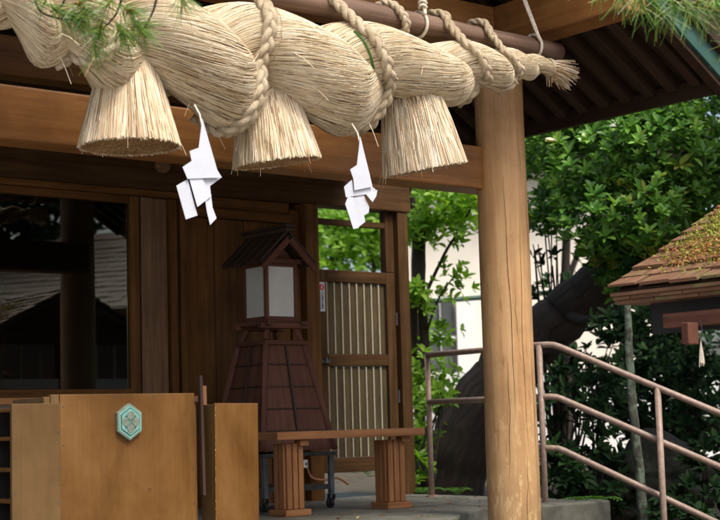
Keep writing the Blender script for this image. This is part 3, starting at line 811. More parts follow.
q.build('crest_flower', M['crest_grey'], cr, bevel=.0015)
q = MB()
for i in range(4):
    a = PI/4 + i * PI/2; c0 = (cp.x + .034*math.cos(a)*.95, cp.z + .034*math.sin(a))
    q.prism([(c0[0] + .006*math.cos(t*PI/4), YB_ - .0310, c0[1] + .006*math.sin(t*PI/4)) for t in range(8)], (0, .003, 0))
    q.bar((cp.x + .004*math.cos(a), YB_ - .031, cp.z + .004*math.sin(a)), (cp.x + .028*math.cos(a), YB_ - .031, cp.z + .028*math.sin(a)), .003, .003)
q.build('crest_leaf', M['crest_dark'], cr)
def nails(pts, y, par):
    q = MB()
    for x, z in pts: q.tube([(x, y, z), (x, y - .0015, z)], .0032, n=8)
    q.build('nail_heads', M['steel'], par, stuff=True)
nails([(x1 - .012, .68 - i*.16) for i in range(5)] + [(xm + .015, .66 - i*.17) for i in range(4)] + [(xm + .1 + i*.19, .70) for i in range(3)], YB_ - .0005, ob)
# lath leaning beside the offering box
la = MB()
a = px(200, 376, YB_ + .02); b = px(203.5, 496, YB_ - .03)
la.bar(a, b, .016, .024, up=(0, 1, 0))
tag(la.build('wooden_lath', M['rafter'], bevel=.002), 'thin upright brown lath between the two brown boxes', 'lath')
la = MB(); a = px(203, 386, YB_ + .35); b = px(206, 530, YB_ + .28); la.bar(a, b, .03, .02, up=(0, 1, 0))
tag(la.build('short_board', M['bench'], bevel=.002), 'short pale board end standing behind the thin lath', 'board')
# open cabinet at the far left
CY_ = 5.78
xa = px(12, 420, CY_).x; xb = px(60.5, 420, CY_).x
cb = thing('open_cabinet', 'open brown cabinet at the left edge with shelves in its side', 'cabinet', ((xa+xb)/2, CY_, 0))
q = MB(); q.box((xa, CY_, -.1), (xb, CY_ + .02, .672)); q.build('front_panel', M['ply_dull'], cb, bevel=.0025)
q = MB(); q.box((xb - .02, CY_ + .022, -.1), (xb, CY_ + .20, .665)); q.build('side_panel', M['ply_dull'], cb)
for zz in (.655, .535, .405, .275, .13, 0):
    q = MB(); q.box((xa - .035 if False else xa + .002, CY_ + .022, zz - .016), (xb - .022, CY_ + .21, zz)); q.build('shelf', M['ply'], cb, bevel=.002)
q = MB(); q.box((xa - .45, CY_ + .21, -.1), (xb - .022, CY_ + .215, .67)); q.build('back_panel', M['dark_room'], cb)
nails([(xa + .012, .6 - i*.15) for i in range(5)] + [(xb - .012, .55 - i*.15) for i in range(4)], CY_ - .0005, cb)
# narrow box right
x0 = px(215, 402, YB_ - .05).x; x1 = px(258, 402, YB_ - .05).x; yb = YB_ - .05
nb = thing('narrow_box', 'narrow tan box between the offering box and the bench, chipped along one edge', 'box', ((x0+x1)/2, yb, 0))
rot = Matrix.Rotation(math.radians(.7), 3, 'Y')
pv = (x0, yb, .66)
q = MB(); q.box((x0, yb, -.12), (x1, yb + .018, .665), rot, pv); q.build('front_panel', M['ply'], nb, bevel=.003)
q = MB(); q.box((x0 + .001, yb + .02, -.12), (x0 + .02, yb + .115, .66), rot, pv); q.build('side_panel', M['ply_dull'], nb, bevel=.003)
q = MB(); q.box((x1 - .02, yb + .02, -.12), (x1 - .001, yb + .115, .66), rot, pv); q.box((x0 + .022, yb + .02, .63), (x1 - .022, yb + .115, .66), rot, pv); q.build('casing', M['ply_dull'], nb)
q = MB()
for _ in range(22):
    z = U(.0, .66); x_ = x0 - .0006; q.box((x_, yb - .0006, z), (x_ + U(.0015, .003), yb + .001, z + U(.002, .012)), rot, pv)
q.build('chipped_paint', M['bare_wood'], nb)

# ledge running behind the boxes under the window
q = MB(); q.box((2.0, 6.9, .69), (4.55, 7.25, .725)); q.box((2.05, 6.93, 0), (2.12, 7.22, .688)); q.box((4.44, 6.93, 0), (4.51, 7.22, .688))
tag(q.build('wooden_ledge', M['beam'], bevel=.004), 'low brown wooden ledge under the glass window behind the offering box', 'ledge')

# ================================================================== BENCH
bn = thing('slatted_bench', 'long orange wooden bench with slatted board legs in front of the lantern', 'bench', (6, 7.5, 0))
bx0 = atY(277.5, 437, 7.36).x; bx1 = atY(425, 430, 7.36).x
q = MB(); q.box((bx0, 7.36, .463), (bx1, 7.72, .512)); q.build('bench_top', M['bench'], bn, bevel=.004)
for a0, a1, yy in ((287, 304.5, 7.42), (388.5, 406, 7.44)):
    L0 = atY(a0, 480, yy).x; L1 = atY(a1, 480, yy).x
    lg = MB(); lg.box((L0 + .012, yy + .02, .042), (L1 - .008, yy + .125, .43)); lo = lg.build('leg', M['bench'], bn)
    n = 3; d = (L1 - L0) / n
    for i in range(3):
        q = MB(); q.box((L0 - .008, yy + .022 + i*.036, .042), (L0 + .0115, yy + .054 + i*.036, .44)); q.build('slat', M['bench'], lo, bevel=.004)
    for i in range(n):
        q = MB(); q.box((L0 + i*d + .004, yy, .042), (L0 + (i+1)*d - .004, yy + .0195, .44)); q.build('slat', M['bench'], lo, bevel=.004)
    q = MB(); q.box((L0 - .03, yy - .025, 0), (L1 + .03, yy + .15, .04)); q.build('foot', M['bench'], lo, bevel=.004)
    q = MB(); q.box((L1 - .05, yy - .035, .425), (L1 + .015, yy + .03, .462)); q.build('bearer', M['bench'], lo, bevel=.003)

# ================================================================== LANTERN AND CART
LX, LY = 5.945, 8.20
ln = thing('wooden_lantern', 'tall dark wooden lantern with pale paper panes, gabled roof and flared base', 'lantern', (LX, LY, .4))
def frustum(mb, z0, h0, z1, h1, m=0):
    b = len(mb.v)
    for z, h in ((z0, h0), (z1, h1)):
        for sx, sy in ((-1, -1), (1, -1), (1, 1), (-1, 1)): mb.v.append((LX + sx*h, LY + sy*h, z))
    for i in range(4):
        j = (i+1) % 4; w0 = 2*h0; w1 = 2*h1
        mb.face((b+i, b+j, b+4+j, b+4+i), [(i*3+.0, -h0), (i*3+.0, h0), (i*3+z1-z0, h1), (i*3+z1-z0, -h1)], m)
    mb.face((b+3, b+2, b+1, b), [(0, 0), (1, 0), (1, 1), (0, 1)], m); mb.face((b+4, b+5, b+6, b+7), [(0, 0), (1, 0), (1, 1), (0, 1)], m)
zb0, zb1, hb0, hb1 = .385, 1.085, .292, .156
q = MB(); frustum(q, zb0, hb0, zb1, hb1); body = q.build('body', M['lantern'], ln, bevel=.003)
hh = lambda z: hb0 + (hb1 - hb0) * (z - zb0) / (zb1 - zb0)
for i in range(4):
    d = [(-1, -1), (1, -1), (1, 1), (-1, 1)]; s0 = d[i]; s1 = d[(i+1) % 4]
    q = MB(); q.bar((LX + s0[0]*(hb0+.004), LY + s0[1]*(hb0+.004), zb0), (LX + s0[0]*(hb1+.004), LY + s0[1]*(hb1+.004), zb1), .034, .034, up=(s0[0], s0[1]*.98, 0)); q.build('corner_rib', M['lantern'], body, bevel=.004)
    mx_ = ((s0[0]+s1[0])/2, (s0[1]+s1[1])/2)
    q = MB(); q.bar((LX + mx_[0]*(hb0+.006), LY + mx_[1]*(hb0+.006), zb0), (LX + mx_[0]*(hb1+.006), LY + mx_[1]*(hb1+.006), zb1), .018, .018, up=(mx_[0], mx_[1], 0)); q.build('middle_rib', M['lantern_dark'], body, bevel=.003)
    for kk in range(1, 5):
        z = zb0 + (zb1 - zb0) * kk / 5 + .02*(kk-2.5)*.3; h = hh(z)
        q = MB(); off = .005
        q.bar((LX + s0[0]*h*.93 + mx_[0]*(off + h*(1-abs(s0[0]*.93)) if mx_[0] else 0), LY + s0[1]*h*.93 + (mx_[1]*(off + h*(1-.93)) if mx_[1] else 0), z),
              (LX + s1[0]*h*.93 + mx_[0]*(off + h*(1-abs(s1[0]*.93)) if mx_[0] else 0), LY + s1[1]*h*.93 + (mx_[1]*(off + h*(1-.93)) if mx_[1] else 0), z), .007, .009)
        q.build('batten', M['lantern_dark'], body)
q = MB(); q.box((LX-hb1-.02, LY-hb1-.02, zb1), (LX+hb1+.02, LY+hb1+.02, zb1+.03)); q.build('body_rim', M['lantern'], body, bevel=.004)
# neck: splayed stubs and tray
for sx, sy in ((-1, -1), (1, -1), (1, 1), (-1, 1)):
    nk = MB(); nk.bar((LX + sx*.145, LY + sy*.145, zb1 + .03), (LX + sx*.115, LY + sy*.115, zb1 + .11), .032, .032); nk.build('neck_strut', M['lantern'], ln, bevel=.003)
tr_ = MB()
zt_ = zb1 + .11
tr_.box((LX-.20, LY-.165, zt_), (LX+.20, LY-.125, zt_+.035)); tr_.box((LX-.20, LY+.125, zt_), (LX+.20, LY+.165, zt_+.035)); tr_.box((LX-.165, LY-.20, zt_+.018), (LX-.125, LY+.20, zt_+.05)); tr_.box((LX+.125, LY-.20, zt_+.018), (LX+.165, LY+.20, zt_+.05)); tr_.box((LX-.135, LY-.135, zt_+.03), (LX+.135, LY+.135, zt_+.06))
tr_.build('tray', M['lantern'], ln, bevel=.004)
zl0 = zt_ + .06; zl1 = 1.635; hl = .12
fr_ = MB()
for sx, sy in ((-1, -1), (1, -1), (1, 1), (-1, 1)): fr_.box((LX+sx*hl-.013, LY+sy*hl-.013, zl0), (LX+sx*hl+.013, LY+sy*hl+.013, zl1))
for z in (zl0, zl1 - .022):
    for s_ in (-1, 1):
        fr_.box((LX-hl+.0135, LY+s_*hl-.011, z), (LX+hl-.0135, LY+s_*hl+.011, z+.022)); fr_.box((LX+s_*hl-.011, LY-hl+.0135, z), (LX+s_*hl+.011, LY+hl-.0135, z+.022))
lb = fr_.build('lamp_frame', M['lantern'], ln, bevel=.002)
for s_ in (-1, 1):
    q = MB(); q.box((LX-hl+.014, LY+s_*hl-.002, zl0+.023), (LX+hl-.014, LY+s_*hl+.002, zl1-.023)); q.build('paper_pane', M['washi'], lb)
    q = MB(); q.box((LX+s_*hl-.002, LY-hl+.014, zl0+.023), (LX+s_*hl+.002, LY+hl-.014, zl1-.023)); q.build('paper_pane', M['washi'], lb)
# roof, ridge along y
za, ze, rw, y0r, y1r = 1.815, 1.622, .218, LY-.22, LY+.24
rfm = MB()
for s_ in (-1, 1):
    rfm.prism([(LX, y0r, za-.012), (LX+s_*rw, y0r, ze-.004), (LX+s_*rw, y1r, ze-.004), (LX, y1r, za-.012)], (0, 0, .014))
lr = rfm.build('lantern_roof', M['lantern_dark'], ln)
nb_ = 9
for s_ in (-1, 1):
    for i in range(nb_):
        yy = y0r + (y1r-y0r)*(i+.5)/nb_; q = MB()
        up = .012 if i % 2 else .022
        q.bar((LX + s_*.01, yy, za + up), (LX + s_*(rw+.015), yy, ze - .012 + up), .054, .016); q.build('roof_board', M['lantern_dark'], lr, bevel=.004)
    q = MB(); q.bar((LX + s_*.008, y0r-.008, za-.03), (LX + s_*rw, y0r-.008, ze-.035), .02, .04, up=(0, 0, 1)); q.build('barge_board', M['lantern'], lr, bevel=.003)
q = MB(); q.box((LX-.03, y0r-.02, za+.02), (LX+.03, y1r+.03, za+.05)); q.box((LX-.042, y0r-.03, za+.052), (LX+.042, y1r+.04, za+.072)); q.build('ridge_cap', M['lantern_dark'], lr, bevel=.005)
q = MB(); q.prism([(LX-hl, LY-hl, zl1), (LX+hl, LY-hl, zl1), (LX, LY-hl, za-.03)], (0, .012, 0)); q.build('gable_panel', M['lantern'], lr); q = MB(); q.prism([(LX-hl, LY+hl, zl1), (LX+hl, LY+hl, zl1), (LX, LY+hl, za-.03)], (0, -.012, 0)); q.build('gable_panel', M['lantern'], lr)
q = MB(); q.box((LX-.16, LY-hl-.03, zl1-.002), (LX+.16, LY-hl-.012, zl1+.03)); q.build('gable_tie', M['lantern'], lr, bevel=.003)

ct = thing('steel_cart', 'low steel cart on castors carrying the wooden lantern', 'cart', (LX, LY, 0))
for sx, sy in ((-1, -1), (1, -1), (1, 1), (-1, 1)):
    x_, y_ = LX + sx*.27, LY + sy*.27
    q = MB(); q.box((x_-.016, y_-.016, .085), (x_+.016, y_+.016, .345)); lg = q.build('leg', M['steel_blue'], ct, bevel=.002)
    q = MB(); q.box((x_-.022, y_-.016, .06), (x_-.016, y_+.016, .085)); q.box((x_+.016, y_-.016, .06), (x_+.022, y_+.016, .085)); q.box((x_-.022, y_-.02, .085), (x_+.022, y_+.02, .09)); q.bar((x_-.019, y_, .075), (x_-.019, y_+.02, .03), .005, .03); q.bar((x_+.019, y_, .075), (x_+.019, y_+.02, .03), .005, .03); cs = q.build('castor', M['steel'], lg)
    q = MB(); q.tube([(x_-.012, y_+.015, .032), (x_+.012, y_+.015, .032)], .032, n=18); q.build('wheel', M['black'], cs)
q = MB(); q.box((LX-.30, LY-.30, .347), (LX+.30, LY+.30, .372)); q.build('cart_top', M['steel'], ct, bevel=.003)
q = MB(); q.box((LX-.25, LY-.25, .13), (LX+.25, LY+.25, .155)); q.build('shelf', M['wall_pale'], ct, bevel=.002)
for s_ in (-1, 1):
    q = MB(); q.box((LX-.254, LY+s_*.27-.012, .125), (LX+.254, LY+s_*.27+.012, .158)); q.build('cross_bar', M['steel'], ct)
# socket box with cord on the wall
p = atY(308, 464, 8.79)
sk = thing('socket_box', 'small cream socket box with a red brown cord on the wall behind the cart', 'socket', (p.x, 8.8, p.z))
q = MB(); q.box((p.x-.035, 8.795, p.z-.03), (p.x+.035, 8.835, p.z+.03)); q.build('housing', M['white_metal'], sk, bevel=.004)
q = MB(); q.box((p.x-.02, 8.790, p.z-.008), (p.x-.008, 8.7945, p.z+.008)); q.box((p.x+.008, 8.790, p.z-.008), (p.x+.02, 8.7945, p.z+.008)); q.build('slot', M['ink'], sk)
q = MB(); q.tube(catmull([(p.x, 8.8, p.z-.03), (p.x+.01, 8.76, p.z-.10), (p.x+.08, 8.72, p.z-.12), (p.x+.2, 8.7, p.z-.11), (p.x+.3, 8.7, p.z-.16)], 6), .009, n=7); q.build('cord', M['bench'], sk)

# ================================================================== RAILING
rl = thing('handrail', 'pinkish brown pipe handrail running along the platform and down the steps', 'railing', (7.4, 8, 0))
p1 = Vector((7.44, 8.30, 0)); p2 = Vector((7.30, 7.02, 0))
d3 = 9.85
t3 = [atD(657.5, 387.5, d3), atD(659.5, 441, d3), atD(662, 497, d3)]
def pipe(P, r=.022, n=12, name='rail'):
    q = MB(); q.tube(P, r, n=n); return q.build(name, M['rail'], rl, smooth=True)
def dropline(h, t):
    a = p2 + Vector((0, 0, h)); d = (t - a).normalized(); 
    kn = a + Vector((.10, -.10, 0)) if False else a + (Vector((t.x - a.x, t.y - a.y, 0)).normalized() * .10)
    d = (t - kn).normalized(); far = kn + d * ((t - kn).length + 1.6)
    return [kn, kn.lerp(t, .5), t, far]
for h, t, back in ((1.04, t3[0], True), (.693, t3[1], True), (.352, t3[2], False)):
    D = dropline(h, t)
    start = [p1 + Vector((0, 0, h)), (p1 + p2)/2 + Vector((0, 0, h)), p2 + Vector((0, 0, h))] if back else [p2 + Vector((.01, .35, h)), p2 + Vector((0, 0, h))]
    P = start + [p2.lerp(Vector((D[0].x, D[0].y, 0)), .6) + Vector((0, 0, h)), D[0] + Vector((0, 0, -.004)), D[0].lerp(D[1], .12)] + D[1:]
    pipe(P, .021)
pipe([p1 + Vector((0, 0, 0)), p1 + Vector((0, 0, 1.04))], .021, name='post')
pipe([p2 + Vector((0, 0, -.3)), p2 + Vector((0, 0, 1.04))], .021, name='post')
pipe([Vector((t3[0].x, t3[0].y, -.9)), t3[0]], .021, name='post')
dn = (t3[0] - (p2 + Vector((0, 0, 1.04)))); dn = Vector((dn.x, dn.y, 0)).normalized()
e3 = t3[0] + dn * 1.3 + Vector((0, 0, -.5)); pipe([Vector((e3.x, e3.y, -.95)), e3], .021, name='post')
for pp in (p1,):
    q = MB(); q.tube([pp + Vector((0, 0, .001)), pp + Vector((0, 0, .012))], .045, n=16); q.build('post_flange', M['rail'], rl)
# kerb block under second post
kb = MB(); kb.box((7.05, 6.82, -1.2), (7.72, 7.22, -.004)); structure(kb.build('platform_kerb', M['concrete'], bevel=.015))

# ================================================================== SMALL MOSSY ROOFED STALL
RC = atD(611, 294, 7.0)      # far eave corner
pitch = math.tan(math.radians(27)); RX0, RY1, RZ0 = RC.x, RC.y, RC.z
sl = thing('roofed_stall', 'small stall with a mossy brown shingle roof at the right edge', 'stall', (RX0 + 1.5, RY1 - 1.5, -.95))
YL = 4.2
base = MB()
base.prism([(RX0 + .03, RY1 - .02, RZ0), (RX0 + .03, RY1 - YL, RZ0), (RX0 + 1.6, RY1 - YL, RZ0 + 1.57*pitch), (RX0 + 1.6, RY1 - .02, RZ0 + 1.57*pitch)], (0, 0, .02))
base.prism([(RX0 + 3.17, RY1 - .02, RZ0), (RX0 + 1.6, RY1 - .02, RZ0 + 1.57*pitch), (RX0 + 1.6, RY1 - YL, RZ0 + 1.57*pitch), (RX0 + 3.17, RY1 - YL, RZ0)], (0, 0, .02))
sroof = base.build('roof', M['rafter'], sl)
sh = MB(); ang = math.atan(pitch)
rowlen = .105; nrow = 17
for side in (1, -1):
    for r in range(nrow):
        y = RY1 + U(0, .03)
        while y > RY1 - YL:
            w = U(.09, .19); L = .20
            s0 = r * rowlen * math.cos(ang) + U(-.012, .012); z0 = r * rowlen * math.sin(ang)
            a = Vector((RX0 + s0, y - w/2, RZ0 + z0 + .028 + U(0, .006))); b = a + Vector((L*math.cos(ang), 0, L*math.sin(ang) - .022))
            if b.x > RX0 + 1.66: b = a + (b - a) * .5
            if side < 0: a.x = 2*(RX0 + 1.6) - a.x; b.x = 2*(RX0 + 1.6) - b.x
            a.z += U(-.004, .006); sh.bar(a, b + Vector((0, U(-.012, .012), 0)), w - U(.002, .012), U(.010, .018))
            y -= w
sh.build('shingle_layer', M['shingle'], sroof, bevel=0)
sh = MB()
for i in range(3):
    y = RY1 + .01
    while y > RY1 - YL:
        w = U(.1, .3); dx = i * .018 + U(0, .008)
        sh.box((RX0 + dx, y - w + .003, RZ0 - .012 - .018*i), (RX0 + .22, y, RZ0 + .004 - .018*i)); y -= w
sh.build('eave_course', M['shingle'], sroof)
# moss cushions
for nm, mt, cnt, rng in (('green_moss', 'moss_green', 9000, .55), ('rusty_moss', 'moss_rust', 15000, .5)):
    ms = MB(); cl = [(U(.12, 1.4), U(.15, YL - .1), U(.05, .16)) for _ in range(60)]
    cl += [(U(.2, .95), U(.12, 1.3), U(.05, .13)) for _ in range(46)]
    cl += [(.30, .42, .10), (.22, .62, .10), (.42, .55, .13), (.38, .8, .14), (.25, .95, .12), (.5, 1.0, .15)] * 2
    for _ in range(cnt):
        c = random.choice(cl); s0 = c[0] + random.gauss(0, c[2]*.6); yy = c[1] + random.gauss(0, c[2])
        if s0 < .03 or s0 > 1.6 or yy < .02 or yy > YL: continue
        p = Vector((RX0 + s0, RY1 - yy, RZ0 + s0*pitch + .028 + abs(random.gauss(0, .014))))
        d = Vector((random.gauss(0, 1), random.gauss(0, 1), U(.1, 1.2))).normalized()
        ms.leaf(p, d, Vector((U(-1, 1), U(-1, 1), .4)).normalized(), U(.010, .024), U(.006, .011), R_())
    o = ms.build(nm, M[mt], sroof); o['kind'] = 'stuff'
fs = MB(); fs.box((RX0 + .16, RY1 - YL + .05, RZ0 - .19), (RX0 + .20, RY1 - .10, RZ0 - .02)); fs.build('fascia', M['black'], sl)
fs = MB(); zt2 = RZ0 + .36
fs.prism([(RX0 + .8, RY1 - .12, zt2), (RX0 + 2.4, RY1 - .12, zt2), (RX0 + 1.6, RY1 - .12, RZ0 + 1.5*pitch)], (0, .03, 0)); fs.build('gable', M['wall'], sl)
fs = MB(); fs.box((RX0 + .68, RY1 - .16, RZ0 + .27), (RX0 + 2.5, RY1 - .09, RZ0 + .355)); fs.build('header', M['wall'], sl)
wl = MB(); wl.box((RX0 + .75, RY1 - 3.9, -.95), (RX0 + .81, RY1 - .2, RZ0 + .3)); wl.build('wall', M['wall'], sl)
wl = MB(); wl.box((RX0 + .82, RY1 - .16, -.95), (RX0 + 2.4, RY1 - .11, 1.06)); wl.build('wall', M['white_wall'], sl)
for xx in (.75, 1.5, 2.35):
    wn = MB(); wn.box((RX0 + xx, RY1 - .19, -.95), (RX0 + xx + .10, RY1 - .085, RZ0 + .268)); wn.build('wall_post', M['wall'], sl)
for k in range(7):
    wn = MB(); xx = .9 + k * .2
    if abs(xx - 1.5) < .12: continue
    wn.box((RX0 + xx, RY1 - .15, 1.062), (RX0 + xx + .025, RY1 - .12, RZ0 + .268)); wn.build('window_bar', M['pale_slat'], sl)
a = atD(684, 322, 6.7)
br = MB(); br.box((a.x, a.y - .6, a.z - .02), (a.x + .06, a.y + .12, a.z + .045)); br.box((a.x + .12, a.y - .5, a.z - .0), (a.x + .17, a.y + .0, a.z + .04)); br.build('bracket', M['lantern'], sl, bevel=.003)
q = MB(); pa = atD(690, 333, 6.55); q.box((pa.x - .035, pa.y - .02, pa.z - .05), (pa.x + .035, pa.y + .02, pa.z + .045)); q.build('bracket_end', M['lantern'], sl, bevel=.004)
pa = atD(700.5, 336, 6.6)
hs = thing('hanging_tassel', 'small white paper tassel on a wire hook below the mossy roof', 'tassel', tuple(pa))
q = MB(); q.tube([pa + Vector((.0, 0, .07)), pa + Vector((.012, 0, .03)), pa + Vector((.008, 0, 0)), pa + Vector((-.008, 0, .005)), pa + Vector((0, 0, -.02))], .0025, n=5); q.build('hook', M['steel'], hs)
q = MB()
for i in range(14):
    a = i*2*PI/14; q.tube([pa + Vector((0, 0, -.02)), pa + Vector((.006*math.cos(a), .006*math.sin(a), -.07)), pa + Vector((.011*math.cos(a), .011*math.sin(a), -.125 + U(-.012, .012)))], [.0015, .0025, .0028], n=4)
q.build('tassel_strands', M['white_cord'], hs)

# ================================================================== VEGETATION
def rosette(mb, c, axis, n, L, W, spread=1.0, rb=0, rs=1):
    axis = axis.normalized()
    u = axis.orthogonal().normalized(); w = axis.cross(u); a0 = U(0, 2*PI); base = R_()
    for i in range(n):
        a = a0 + i*2.4 + U(-.3, .3); tilt = U(.55, 1.1)*spread
        d = (axis*math.cos(tilt) + (u*math.cos(a) + w*math.sin(a))*math.sin(tilt)).normalized()
        nrm = (axis*math.sin(tilt) - (u*math.cos(a) + w*math.sin(a))*math.cos(tilt)) + Vector((0, 0, .6))
        k = U(.6, 1.2)
        mb.leaf(c + d*L*.08, d, nrm.normalized(), L*k, W*k, min(1, max(0, rb + rs*(base*.6 + R_()*.4))), U(.05, .3))
def blob_pts(blobs, n, shell=.35):
    tot = sum(b[4] for b in blobs); out = []
    for c, rx, ry, rz, wgt in blobs:
        for _ in range(int(n*wgt/tot)):
            d = Vector((random.gauss(0, 1), random.gauss(0, 1), random.gauss(0, 1))).normalized()
            r = (shell + (1 - shell)*R_()) ** .6
            out.append((c + Vector((d.x*rx*r, d.y*ry*r, d.z*rz*r)), d))
    return out
def limb(mb, P, r0, r1, n=10):
    P = catmull(P, 6); k = len(P)
    P = [p + Vector((U(-1, 1), U(-1, 1), U(-1, 1)))*min(r0*.10, .018) for p in P]
    mb.tube(P, [r0 + (r1 - r0)*i/(k-1) for i in range(k)], n=n)
def DB(x, y, dep, r, w=1, fl=.85): return (atD(x, y, dep), r, r, r*fl, w)

# big evergreen with leaning trunk
tr1 = thing('evergreen_tree', 'big leaning evergreen with glossy dark leaves beyond the column and handrail', 'tree', tuple(atD(445, 492, 13)))
t = MB()
limb(t, [atD(436, 545, 13), atD(450, 485, 13), atD(468, 432, 12.95), atD(498, 384, 12.9), atD(530, 345, 12.8), atD(566, 312, 12.7), atD(604, 280, 12.6), atD(645, 235, 12.6), atD(668, 160, 12.6), atD(670, 60, 12.6)], .33, .13, 18)
limb(t, [atD(600, 262, 12.6), atD(596, 200, 12.5), atD(598, 140, 12.5), atD(590, 60, 12.4)], .06, .03)
limb(t, [atD(596, 200, 12.5), atD(570, 150, 12.4), atD(555, 90, 12.3)], .04, .02)
limb(t, [atD(640, 190, 12.6), atD(690, 150, 12.2), atD(740, 110, 12)], .06, .03)
limb(t, [atD(560, 310, 12.7), atD(590, 320, 12.2), atD(640, 300, 11.8)], .05, .02)
t.build('trunk', M['bark'], tr1, smooth=True)
cr = MB()
bl = [DB(556, 140, 12.0, .32, .5), DB(600, 160, 11.8, .5), DB(650, 150, 11.6, .55, 1.3), DB(700, 140, 11.5, .6, 1.4), DB(610, 215, 11.6, .45, 1.0), DB(660, 215, 11.4, .45, 1.1), DB(538, 160, 12.4, .25, .25),
      DB(720, 200, 11.4, .45, .8), DB(560, 205, 12.2, .22, .22), DB(615, 250, 11.9, .28, .5), DB(640, 275, 11.9, .35, .6), DB(620, 80, 12, .7, 1), DB(700, 60, 12, .8, 1), DB(545, 215, 12.3, .22, .3)]
for p, d in blob_pts(bl, 2300):
    ax = Vector((d.x*.5 - .35, d.y*.5 - .55, .75 + U(-.3, .3)))
    rosette(cr, p, ax, random.randint(5, 9), U(.062, .118), U(.032, .047))
cr.build('crown', M['leaf_dark'], tr1)
cr = MB()
for p, d in blob_pts([DB(632, 192, 11.2, .18), DB(690, 200, 11.2, .12), DB(600, 262, 11.6, .12), DB(652, 250, 11.3, .12), DB(580, 240, 11.7, .15)], 34):
    rosette(cr, p, Vector((U(-.4, .2), -.6, .8)), 6, .09, .036)
cr.build('young_leaves', M['moss_green'], tr1, stuff=True)

# darker tree mass behind it
tr2 = thing('shade_tree', 'deep green bushy tree behind the leaning evergreen, almost black in its shade, plus unseen foliage added to shade the bank', 'tree', tuple(atD(680, 500, 16)))
t = MB(); limb(t, [atD(690, 520, 16), atD(685, 400, 16), atD(690, 250, 16), atD(700, 60, 16)], .16, .06)
limb(t, [atD(688, 300, 16), atD(640, 230, 15.8), atD(600, 150, 15.6)], .07, .03); t.build('trunk', M['bark'], tr2, smooth=True)
cr = MB()
for p, d in blob_pts([DB(690, 330, 15.5, .9, 1.2), DB(660, 190, 16, .7, 1.0), DB(720, 180, 16, 1.0, 1.2), DB(690, 90, 16, 1.1, 1.2), DB(640, 320, 15.8, .5, .5), DB(660, 400, 15.2, .7, 1.2), DB(730, 420, 15, .7, .9)], 1250):
    rosette(cr, p, Vector((d.x*.5-.3, d.y*.5-.5, .7)), 7, U(.11, .16), U(.045, .065))
for p, d in blob_pts([(Vector((9.6, 5.7, 2.9)), 1.9, .8, .9, 1), (Vector((8.6, 5.9, 3.4)), 1.0, .8, .7, .5), (Vector((11.5, 6.5, 3.2)), 1.2, 1, 1.2, .6)], 900):  # extra foliage out of view at the right, added to shade the bank
    if p.x > 7.9 + .28*(p.y - 5.7) and abs((ROT.transposed() @ (p - CAM)).x / -(ROT.transposed() @ (p - CAM)).z) > .275: rosette(cr, p, d + Vector((0, 0, .6)), 7, .2, .1)
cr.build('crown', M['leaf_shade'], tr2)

# lichen covered thin trunk
tr3 = thing('slender_tree', 'slender tree with a pale lichen covered trunk behind the handrail', 'tree', tuple(atD(640, 520, 10.9)))
t = MB(); limb(t, [atD(645, 548, 10.5), atD(640, 480, 10.5), atD(634, 420, 10.5), atD(630, 360, 10.6), atD(628, 315, 10.7), atD(629, 290, 10.8), atD(633, 272, 11.0)], .038, .018, 12); t.build('trunk', M['bark_lichen'], tr3, smooth=True)
cr = MB()
for p, d in blob_pts([DB(650, 330, 11, .2), DB(612, 330, 11, .15), DB(628, 268, 11.5, .22)], 75): rosette(cr, p, Vector((d.x-.3, d.y-.5, .7)), 6, .10, .04)
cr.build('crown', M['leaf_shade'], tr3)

# fresh green tree behind the gate
def fresh_tree(label, base, trunks, bl, n, leafL, dep):
    T = thing('young_tree', label, 'tree', tuple(base)); t = MB()
    for P, r0, r1 in trunks: limb(t, [atD(x, y, d) for x, y, d in P], r0, r1, 8)
    t.build('trunk', M['bark_thin'], T, smooth=True)
    c = MB()
    for p, d in blob_pts(bl, n, .1): rosette(c, p, Vector((d.x, d.y - .3, .7 + U(-.5, .4))), random.randint(4, 6), leafL*U(.8, 1.2), leafL*.5, 1.15)
    c.build('crown', M['leaf_bright'], T); return T
fresh_tree('thin forked tree with yellow green leaves right beside the gate jamb', atD(420, 492, 13.5),
    [([(416, 500, 13.5), (420, 420, 13.5), (413, 330, 13.5), (417, 250, 13.5), (408, 170, 13.5)], .05, .03), ([(420, 410, 13.5), (425, 350, 13.5), (421, 280, 13.5), (424, 200, 13.5), (432, 130, 13.5)], .05, .03), ([(423, 300, 13.5), (444, 255, 13.4), (462, 225, 13.3), (480, 190, 13.2)], .018, .008), ([(424, 340, 13.5), (438, 300, 13.4), (455, 275, 13.4)], .012, .006)],
    [DB(425, 385, 13.3, .35, 1), DB(415, 300, 13.4, .25, .5), DB(435, 195, 13.3, .3, .6), DB(415, 230, 13.4, .25, .5), DB(465, 190, 13.2, .3, .5), DB(410, 450, 13.4, .3, .6), DB(450, 270, 13.3, .15, .08), DB(430, 405, 13.2, .2, .4), DB(445, 330, 13.6, .2, .12), DB(460, 225, 13.3, .25, .25), DB(455, 290, 13.5, .22, .13), DB(440, 235, 13.5, .25, .3)], 470, .085, 13.5)
fresh_tree('leafy yellow green tree seen through the opening above the gate', atD(350, 470, 21),
    [([(335, 500, 21), (330, 400, 21), (334, 300, 21), (326, 180, 21)], .06, .035), ([(372, 500, 21), (370, 380, 21), (374, 260, 21), (380, 150, 21)], .045, .03)],
    [DB(330, 240, 21, 0.63, 1), DB(365, 245, 21, 0.63, 1), DB(350, 215, 21, 0.63, .8), DB(385, 225, 21, 0.42, .5), DB(345, 330, 21, 0.84, .9), DB(385, 330, 21, 0.70, .7), DB(320, 180, 21, 0.56, .5), DB(370, 170, 21, 0.56, .5)], 760, .15, 21)
